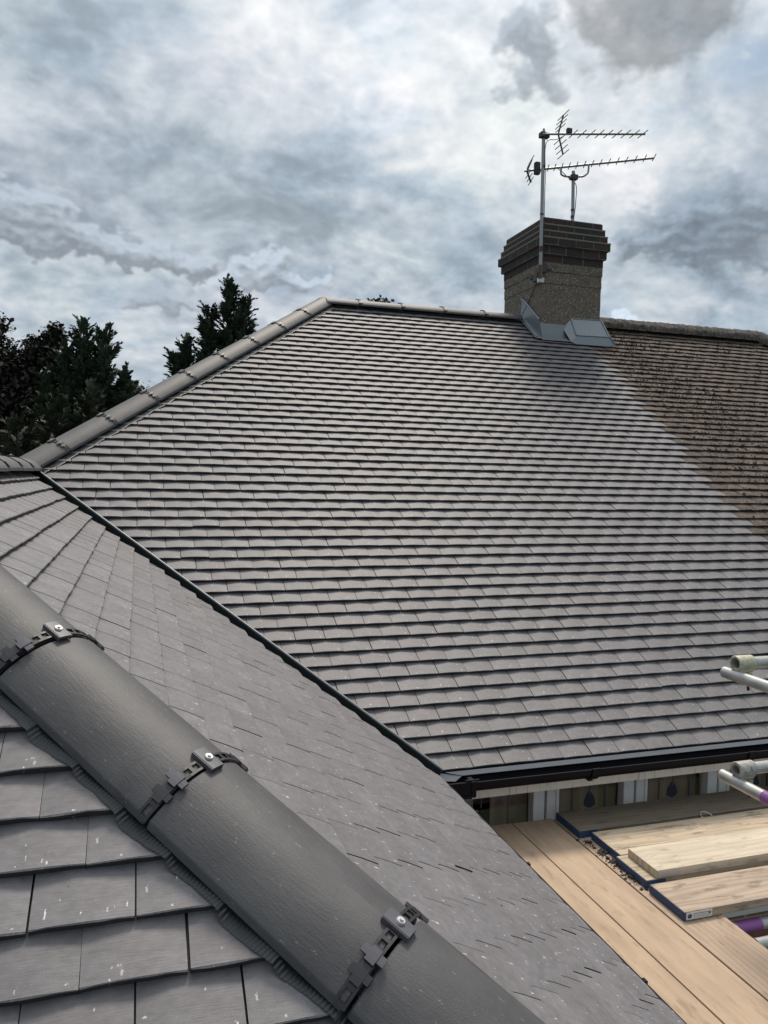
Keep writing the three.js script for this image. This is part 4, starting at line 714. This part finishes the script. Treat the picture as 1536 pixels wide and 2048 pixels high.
board('scaffold_board', 'orange brown walkway board nearest the wing eaves, half hidden by the tiles', 'scaffold board', 1.630, 1.864, DY, -3.60, -.9, 'z', M.ply2, { seed: 1 });
board('scaffold_board', 'smooth orange brown walkway board in the middle of the walkway', 'scaffold board', 1.868, 2.092, DY + .002, -3.592, -.9, 'z', M.ply, { seed: 2 });
board('scaffold_board', 'greyer grained walkway board under the ends of the crossing boards', 'scaffold board', 2.102, 2.328, DY, -3.585, -.9, 'z', M.greyBoard, { seed: 3 });
const BT = DY + TH;
function band(t, x0, z0, z1, y1, rot, ox, oz, len = .10) {       // blue painted steel hoop round the left end
  const e = .0015, y0 = y1 - TH; const g = merge([rbox(x0 - .003, x0 - .0004, y0 + .001, y1 - .001, z0 - e, z1 + e, .0008), rbox(x0 - .002, x0 + len, y0 + .003, y1 - .003, z1 + .0004, z1 + .002, .0006), rbox(x0 - .002, x0 + len, y0 + .003, y1 - .003, z0 - .002, z0 - .0004, .0006)]);
  part(t, 'end_band', turned(g, ox, oz, rot), M.blue, 'blue painted metal band round the end');
}
{
  const b1 = board('scaffold_board', 'board beneath the window with the eaves shade put into its dark colour, farthest of the crossing boards', 'scaffold board', 2.118, 5.2, BT, -3.578, -3.353, 'x', M.boardShaded, { seed: 4, rot: .0 });
  band(b1, 2.118, -3.578, -3.353, BT);
  const b2 = board('scaffold_board', 'pale crossing board between the dark board and the one under the loose plank', 'scaffold board', 2.172, 5.2, BT, -3.325, -3.083, 'x', M.boardB, { seed: 5, rot: .0 });
  band(b2, 2.172, -3.325, -3.083, BT);
  const b3 = board('scaffold_board', 'crossing board with the loose plank lying on it', 'scaffold board', 2.146, 5.2, BT, -3.077, -2.850, 'x', M.boardC, { seed: 6 });
  band(b3, 2.146, -3.077, -2.850, BT);
  const b4 = board('scaffold_board', 'nearest crossing board, with a printed blue label on its side', 'scaffold board', 2.138, 5.2, BT + .002, -2.815, -2.588, 'x', M.boardD, { seed: 7 });
  band(b4, 2.138, -2.815, -2.588, BT + .002, 0, 0, 0, .012);
  const cv = document.createElement('canvas'); cv.width = 512; cv.height = 128; const cx = cv.getContext('2d');
  cx.fillStyle = '#c9ccca'; cx.fillRect(0, 0, 512, 128); cx.fillStyle = '#22406e'; cx.beginPath(); cx.ellipse(70, 66, 44, 40, -.3, 0, 7); cx.fill(); cx.beginPath(); cx.ellipse(462, 52, 20, 28, .2, 0, 7); cx.fill();
  { const R = rng(4); for (let r = 0; r < 3; r++) for (let x = 150; x < 420;) { const w = 8 + R() * 22; cx.fillStyle = r ? '#6d7784' : '#35507c'; cx.fillRect(x, 26 + r * 30, w, r ? 11 : 15); x += w + 6 + R() * 7; } cx.globalAlpha = .35; for (let i = 0; i < 260; i++) { cx.fillStyle = R() < .5 ? '#7a7468' : '#e6e6e2'; cx.fillRect(R() * 512, R() * 128, 2 + R() * 14, 1 + R() * 3); } cx.globalAlpha = 1; }
  const lt = new THREE.CanvasTexture(cv); lt.colorSpace = THREE.SRGBColorSpace; lt.magFilter = THREE.LinearFilter;
  const lg = new THREE.BoxGeometry(.128, .030, .0016); lg.translate(2.138 + .070, BT + .002 - TH / 2, -2.5865);
  part(b4, 'label', lg, std({ map: lt, roughness: .45 }), 'worn white label with blue marks');
  const pl = board('plank', 'short pale loose plank lying on top of the crossing boards', 'plank', 2.196, 4.6, BT + TH + .001, -3.062, -2.846, 'x', M.plank, { seed: 8, rot: .0 });
  part(pl, 'metal_strip', rbox(2.200, 2.315, BT + .006, BT + TH - .006, -2.8455, -2.8435, .0008), M.galv, 'galvanised strip on the corner of the plank');
}
{ // loop of wire by the gap
  const t = thing('wire_loop', 'small pale wire loop in the gap beside the dark board', 'wire', [2.87, BT - .03, -3.34]);
  const g = new THREE.TorusGeometry(.034, .0035, 8, 28, 5.2); g.rotateX(-1.25); g.rotateZ(-.1); g.translate(2.875, BT - .006, -3.338); part(t, 'loop', g, M.galv);
}
{ // crumbs of mortar and moss swept against the board ends
  const R = rng(33), L = [], ico = new THREE.IcosahedronGeometry(1, 0);
  for (let i = 0; i < 130; i++) { const z = -3.36 + .52 * R(), x = 2.155 - .06 * R() * R() - .012, s = .002 + .009 * R() * R() * R(), g = ico.clone(); g.scale(s * (1 + R()), s * .8, s * (1 + R())); g.rotateY(R() * 6); g.translate(x, DY + s * .4, z); L.push(g); }
  for (let i = 0; i < 14; i++) { const g = new THREE.BoxGeometry(.012 + .03 * R(), .006, .01 + .02 * R()); g.rotateY(R() * 3); g.rotateZ((R() - .5) * .5); g.translate(2.13 + .03 * R(), DY + .006, -3.30 + .45 * R()); L.push(g.toNonIndexed()); }
  const m = shade(new THREE.Mesh(merge(L), M.dirt)); m.name = 'debris'; m.position.y = Y0; m.userData = { kind: 'stuff', label: 'crumbs of dark debris swept against the ends of the crossing boards', category: 'debris' }; scene.add(m);
}
// scaffold tubes and couplers
const TR = .02415;
function tube(name, label, a, b, o = {}) {
  const t = thing(name, label, 'scaffold tube', [a.x, a.y, a.z], o.group), d = b.clone().sub(a), L = d.length(), prof = [[TR - .0035, 0], [TR - .001, 0], [TR, .001], [TR, L - .001], [TR - .001, L], [TR - .0035, L], [TR - .0035, 0]].map(q => new THREE.Vector2(...q));
  const g = new THREE.LatheGeometry(prof, 28); { const p = g.attributes.position, uv = g.attributes.uv; for (let i = 0; i < p.count; i++) uv.setXY(i, uv.getX(i) * .4, p.getY(i) * 1.6); } g.applyQuaternion(new THREE.Quaternion().setFromUnitVectors(V(0, 1, 0), d.normalize())); g.translate(a.x, a.y, a.z); part(t, 'pipe', g, M.tube);
  if (o.paint) { const p0 = a.clone().addScaledVector(d, o.paint[0]), p1 = a.clone().addScaledVector(d, o.paint[1]); part(t, 'paint_band', rod(p0, p1, TR + .0006, 28, true), M.purple, 'purple painted band'); }
  return t;
}
{
  const gt = 'guard rail tubes at the right';
  const zx = 2.378, u1 = V(zx, -.808, -2.690), l1 = V(zx - .008, -1.243, -2.672);
  tube('scaffold_tube', 'upper grey guard rail tube pointing towards the camera under the cream coupler', u1, V(zx, -.808, -.2));
  tube('scaffold_tube', 'upper crosswise guard rail tube running right out of the cream coupler', V(2.382, -.756, -2.622), V(4.3, -.756, -2.622));
  tube('scaffold_tube', 'lower guard rail tube with a purple band, under the stained grey coupler', l1, V(zx - .008, -1.243, -.2), { paint: [.235, .34] });
  tube('scaffold_tube', 'lower crosswise guard rail tube running right out of the stained coupler', V(2.362, -1.190, -2.585), V(4.3, -1.190, -2.585));
  tube('scaffold_tube', 'tube with purple end under the deck at the right edge', V(2.30, -1.872, -2.592), V(4.3, -1.872, -2.592), { paint: [.10, .225] });
  tube('scaffold_tube', 'plain pale grey tube under the deck nearest the camera', V(2.40, -1.875, -2.478), V(4.3, -1.875, -2.478));
  function coupler(label, x, y, z, drop, mat, o = {}) {       // swivel of two half shells: one round the crosswise tube, one round the tube below
    const t = thing('scaffold_coupler', label, 'coupler', [x, y, z]);
    const ring = (r0, r1, len) => new THREE.LatheGeometry([[r0, 0], [r1 - .003, 0], [r1, .003], [r1, len - .003], [r1 - .003, len], [r0, len], [r0, 0]].map(q => new THREE.Vector2(...q)), 28);
    const a = ring(TR + .0003, TR + .0095, .082); a.rotateZ(-Math.PI / 2); a.translate(x - .030, y, z);
    { const uv = a.attributes.uv, p = a.attributes.position; for (let i = 0; i < p.count; i++) uv.setXY(i, p.getX(i) * 6, uv.getX(i)); }
    part(t, 'upper_shell', a, mat);
    const b = ring(TR + .0003, TR + .007, .040); b.rotateX(Math.PI / 2); b.translate(x + .004, y - drop, z - .020); part(t, 'lower_shell', b, mat);
    part(t, 'saddle', merge([rbox(x - .026, x + .044, y - drop + .018, y - .018, z - .024, z + .026, .006), rbox(x - .038, x - .026, y - drop - .012, y - drop + .012, z - .018, z + .018, .003), rbox(x + .030, x + .046, y - drop - .012, y - drop + .012, z - .018, z + .018, .003)]), mat);
    part(t, 'bolt', merge([rod(V(x + .034, y - drop - .062, z + .008), V(x + .034, y - drop + .01, z + .008), .0055, 8), (() => { const g = new THREE.CylinderGeometry(.0115, .0115, .012, 6); g.translate(x + .034, y - drop - .036, z + .008); return g; })()]), M.bolt);
  }
  coupler('cream painted coupler holding the upper guard rail tubes', 2.400, -.756, -2.622, .052, M.coupler);
  coupler('stained grey coupler holding the lower guard rail tubes', 2.392, -1.190, -2.585, .053, M.coupler2);
}

// ------------------------------------------------------------------ trees
function leafMesh(leaves, mat) {                    // leaves: [p, dir, nrm, len, wid, r, g, b]; each a kite of two triangles
  const n = leaves.length, pos = new Float32Array(n * 18), col = new Float32Array(n * 18), a = V(), s = V();
  leaves.forEach(([p, d, nn, L, W, r, g, b], i) => {
    s.crossVectors(d, nn).normalize().multiplyScalar(W / 2); a.copy(p).addScaledVector(d, L * .45).addScaledVector(nn, L * .06);
    const q = [p.x, p.y, p.z, a.x + s.x, a.y + s.y, a.z + s.z, p.x + d.x * L, p.y + d.y * L, p.z + d.z * L, p.x, p.y, p.z, p.x + d.x * L, p.y + d.y * L, p.z + d.z * L, a.x - s.x, a.y - s.y, a.z - s.z];
    pos.set(q, i * 18); for (let k = 0; k < 6; k++) col.set([r, g, b], i * 18 + k * 3);
  });
  const g = new THREE.BufferGeometry(); g.setAttribute('position', new THREE.BufferAttribute(pos, 3)); g.setAttribute('color', new THREE.BufferAttribute(col, 3)); g.computeVertexNormals(); return g;
}
M.leaf = std({ vertexColors: true, roughness: .75, side: THREE.DoubleSide });
M.bark = std({ map: dataTex(128, 256, (x, y) => { const n = fbm(x * .12, y * .02, 4), t = .05 * (1 + .8 * n); return [t * 1.1, t * .9, t * .75]; }, true), roughness: 1 });
function limb(a, b, r0, r1, seg = 6) { const d = b.clone().sub(a), g = new THREE.CylinderGeometry(r1, r0, d.length(), seg, 1); g.applyQuaternion(new THREE.Quaternion().setFromUnitVectors(V(0, 1, 0), d.clone().normalize())); const m = a.clone().add(b).multiplyScalar(.5); g.translate(m.x, m.y, m.z); return g; }
// conifer: several leaders, each with whorls of upswept limbs carrying flat feathery sprays
function conifer(label, x, z, leaders, seed, col, o = {}) {
  const R = rng(seed), t = thing(o.name ?? 'conifer_tree', label, 'tree', [x, -Y0, z]), wood = [], leaves = [];
  const spray = (p, d, L) => {                      // one feathery spray
    const up = V(0, 1, 0), s = d.clone().cross(up).normalize(), nn = s.clone().cross(d).normalize(), n = Math.round(L / .026);
    for (let i = 0; i < n; i++) { const f = i / n, q = p.clone().addScaledVector(d, L * f); q.y += L * .18 * Math.sin(f * 2.6) - L * .10 * f * f; for (const k of [-1, 1]) { const dd = d.clone().multiplyScalar(.75).addScaledVector(s, k * (.75 - .4 * f)).add(V((R() - .5) * .5, (R() - .5) * .5 + .05, (R() - .5) * .5)).normalize(); const br = (.6 + .8 * R()) * (.8 + .4 * f); leaves.push([q, dd, nn.clone().add(V((R() - .5) * .9, (R() - .5) * .9, (R() - .5) * .9)).normalize(), (.065 + .07 * R()) * (1.15 - .4 * f), .034 + .026 * R(), col[0] * br, col[1] * br, col[2] * br * (.8 + .4 * R())]); } }
  };
  for (const [lx, top, lz, spread, low] of leaders) {
    const foot = V(x, -Y0, z), tip = V(lx, top, lz), mid = V(mix(x, lx, .8), mix(low, top, .1), mix(z, lz, .8));
    wood.push(limb(foot, mid, .16, .09, 8), limb(mid, tip, .09, .008, 7));
    const H = top - low, nL = Math.round(H / .06);
    for (let i = 0; i < nL; i++) {
      const f = i / nL, y = mix(low, top - .05, f), c = mid.clone().lerp(tip, Math.max(0, (y - mid.y) / (top - mid.y))); c.y = y;
      const rad = .88 * spread * Math.pow(1 - f, .8) * (.45 + .75 * R()) + .05;
      for (let k = 0; k < 2; k++) {
        const a = R() * 6.283, e = .25 + .55 * f + .3 * R(), d = V(Math.cos(a) * Math.cos(e), Math.sin(e), Math.sin(a) * Math.cos(e)), end = c.clone().addScaledVector(d, rad);
        end.y -= rad * .12; if (rad > .2) wood.push(limb(c, end, .006 + rad * .014, .003, 4));
        const nS = Math.max(2, Math.round(rad / .06));
        for (let s = 0; s < nS; s++) { const g = (s + .6 + .4 * R()) / nS; if (g < .22 && rad > .6) continue; const q = c.clone().lerp(end, g); const dd = d.clone().add(V((R() - .5) * 1.1, (R() - .5) * .6 - .02, (R() - .5) * 1.1)).normalize(); spray(q, dd, (.16 + .22 * R()) * (.75 + .25 * Math.min(1, rad))); }
      }
    }
  }
  part(t, 'trunk', merge(wood), M.bark); part(t, 'crown', leafMesh(leaves, M.leaf), M.leaf); return leaves.length;
}
// broadleaf: limbs, twigs and many single leaves in clumps
function broadleaf(label, x, z, clumps, seed, cols, o = {}) {
  const R = rng(seed), t = thing(o.name ?? 'broadleaf_tree', label, 'tree', [x, -Y0, z]), wood = [], leaves = [], fork = V(x, (o.fork ?? -2), z);
  wood.push(limb(V(x, -Y0, z), fork, .2, .13, 9));
  for (const [cx, cy, cz, cr, n] of clumps) {
    const c = V(cx, cy, cz), m = fork.clone().lerp(c, .55); m.y += .25; wood.push(limb(fork, m, .07, .045, 6), limb(m, c, .045, .015, 6));
    const nt = Math.round(n / 26);
    for (let k = 0; k < nt; k++) {
      const d = V(R() - .5, R() - .38, R() - .5).normalize(), rr = cr * Math.pow(R(), .45), tip = c.clone().addScaledVector(d, rr), b0 = c.clone().lerp(tip, .3); wood.push(limb(b0, tip, .008, .003, 4));
      const cc = cols[Math.floor(R() * cols.length)];
      for (let j = 0; j < 26; j++) {
        const p = b0.clone().lerp(tip, .25 + .8 * R()).add(V((R() - .5) * .26, (R() - .5) * .22, (R() - .5) * .26)), dd = V(R() - .5, R() - .75, R() - .5).normalize(), nn = V((R() - .5) * .9, .7, (R() - .5) * .9).normalize(), br = .6 + .8 * R(), s = (o.leaf ?? .1) * (.6 + .7 * R());
        leaves.push([p, dd, nn, s, s * .72, cc[0] * br, cc[1] * br, cc[2] * br]);
      }
    }
  }
  part(t, 'trunk', merge(wood), M.bark); part(t, 'crown', leafMesh(leaves, M.leaf), M.leaf); return leaves.length;
}
let nl = 0;
const GRN = [.030, .050, .030], GRN2 = [.034, .056, .032];
nl += conifer('tall dark conifer standing alone behind the middle of the main hip', 1.75, -17.5, [[1.88, 4.05, -17.5, 1.25, -.2], [2.24, 3.72, -17.35, .8, .6], [1.45, 3.5, -17.6, .8, .4], [1.0, 2.85, -17.7, .6, 0], [.76, 2.5, -17.6, .5, .4], [2.55, 2.9, -17.4, .6, .2]], 71, GRN);
nl += conifer('dark conifer with forked top at the right side of the left tree group', -.75, -15.1, [[-.92, 2.60, -15.1, 1.0, -1.4], [-.58, 2.42, -15.0, .95, -1], [-.22, 1.7, -15.0, .62, -1.2], [-1.2, 2.1, -15.0, .8, -1], [-1.5, 1.6, -15.1, .8, -1]], 72, GRN2);
nl += conifer('low bushy conifer in front of the left tree group beside the hip', -.95, -12.6, [[-1.15, .95, -12.6, .7, -2.2], [-.66, 1.12, -12.6, .5, -2], [-1.7, .65, -12.7, .8, -2.2], [-.3, .6, -12.5, .5, -2]], 73, [.032, .044, .022]);
nl += broadleaf('copper leaved tree at the left edge of the picture', -2.6, -17, [[-2.95, 2.45, -17, .75, 3400], [-2.3, 1.8, -17, .7, 3400], [-1.8, 2.25, -16.8, .42, 1900], [-1.52, 2.6, -16.6, .2, 460], [-2.55, 1.0, -16.8, .8, 4200], [-1.7, 1.3, -16.8, .65, 3400], [-3.4, 1.5, -17, .9, 4000], [-2.0, .1, -16.6, .85, 4200], [-3.0, .1, -16.6, .9, 4200], [-1.3, .4, -16.6, .7, 3400], [-2.4, -1, -16.6, 1.1, 3600]], 81, [[.026, .019, .018], [.022, .022, .016], [.034, .020, .018], [.020, .026, .016]], { leaf: .10 });
nl += broadleaf('dark green tree filling the gap behind the left tree group', -1.9, -19.5, [[-1.7, 1.6, -19.5, .9, 3400], [-2.9, 1.7, -19.5, .9, 3400], [-.9, 1.1, -19.4, .8, 3200], [-2.2, .2, -19.3, 1.1, 4000], [-3.4, .4, -19.3, 1.1, 4000], [-.8, -.4, -19.3, 1, 3400], [-.3, .7, -19.4, .7, 2400]], 82, [[.024, .038, .019], [.030, .044, .022]], { leaf: .11 });
nl += broadleaf('small lighter green bush just above the hip at the right of the tree group', -.1, -15.6, [[-.12, 1.35, -15.6, .36, 1200], [.14, 1.15, -15.6, .32, 1000], [-.3, .8, -15.5, .45, 1300]], 83, [[.05, .062, .026], [.04, .055, .024]], { leaf: .075, fork: -.6 });
nl += broadleaf('distant treetop with only its tip showing above the ridge', 6.45, -21.3, [[6.55, 4.55, -21.3, .42, 900], [6.3, 4.6, -21.3, .3, 500], [6.75, 4.5, -21.3, .34, 600], [5.9, 4.15, -21.3, .5, 500], [7.4, 4.35, -21.3, .45, 500]], 84, [[.06, .075, .035], [.05, .06, .03]], { leaf: .13 });

const renderer = new THREE.WebGLRenderer({ antialias: true });
renderer.setSize(768, 1024); renderer.shadowMap.enabled = true; renderer.shadowMap.type = THREE.PCFSoftShadowMap;
renderer.toneMapping = THREE.LinearToneMapping; renderer.toneMappingExposure = EXPOSURE;
console.log('leaves', nl);
renderer.render(scene, camera);
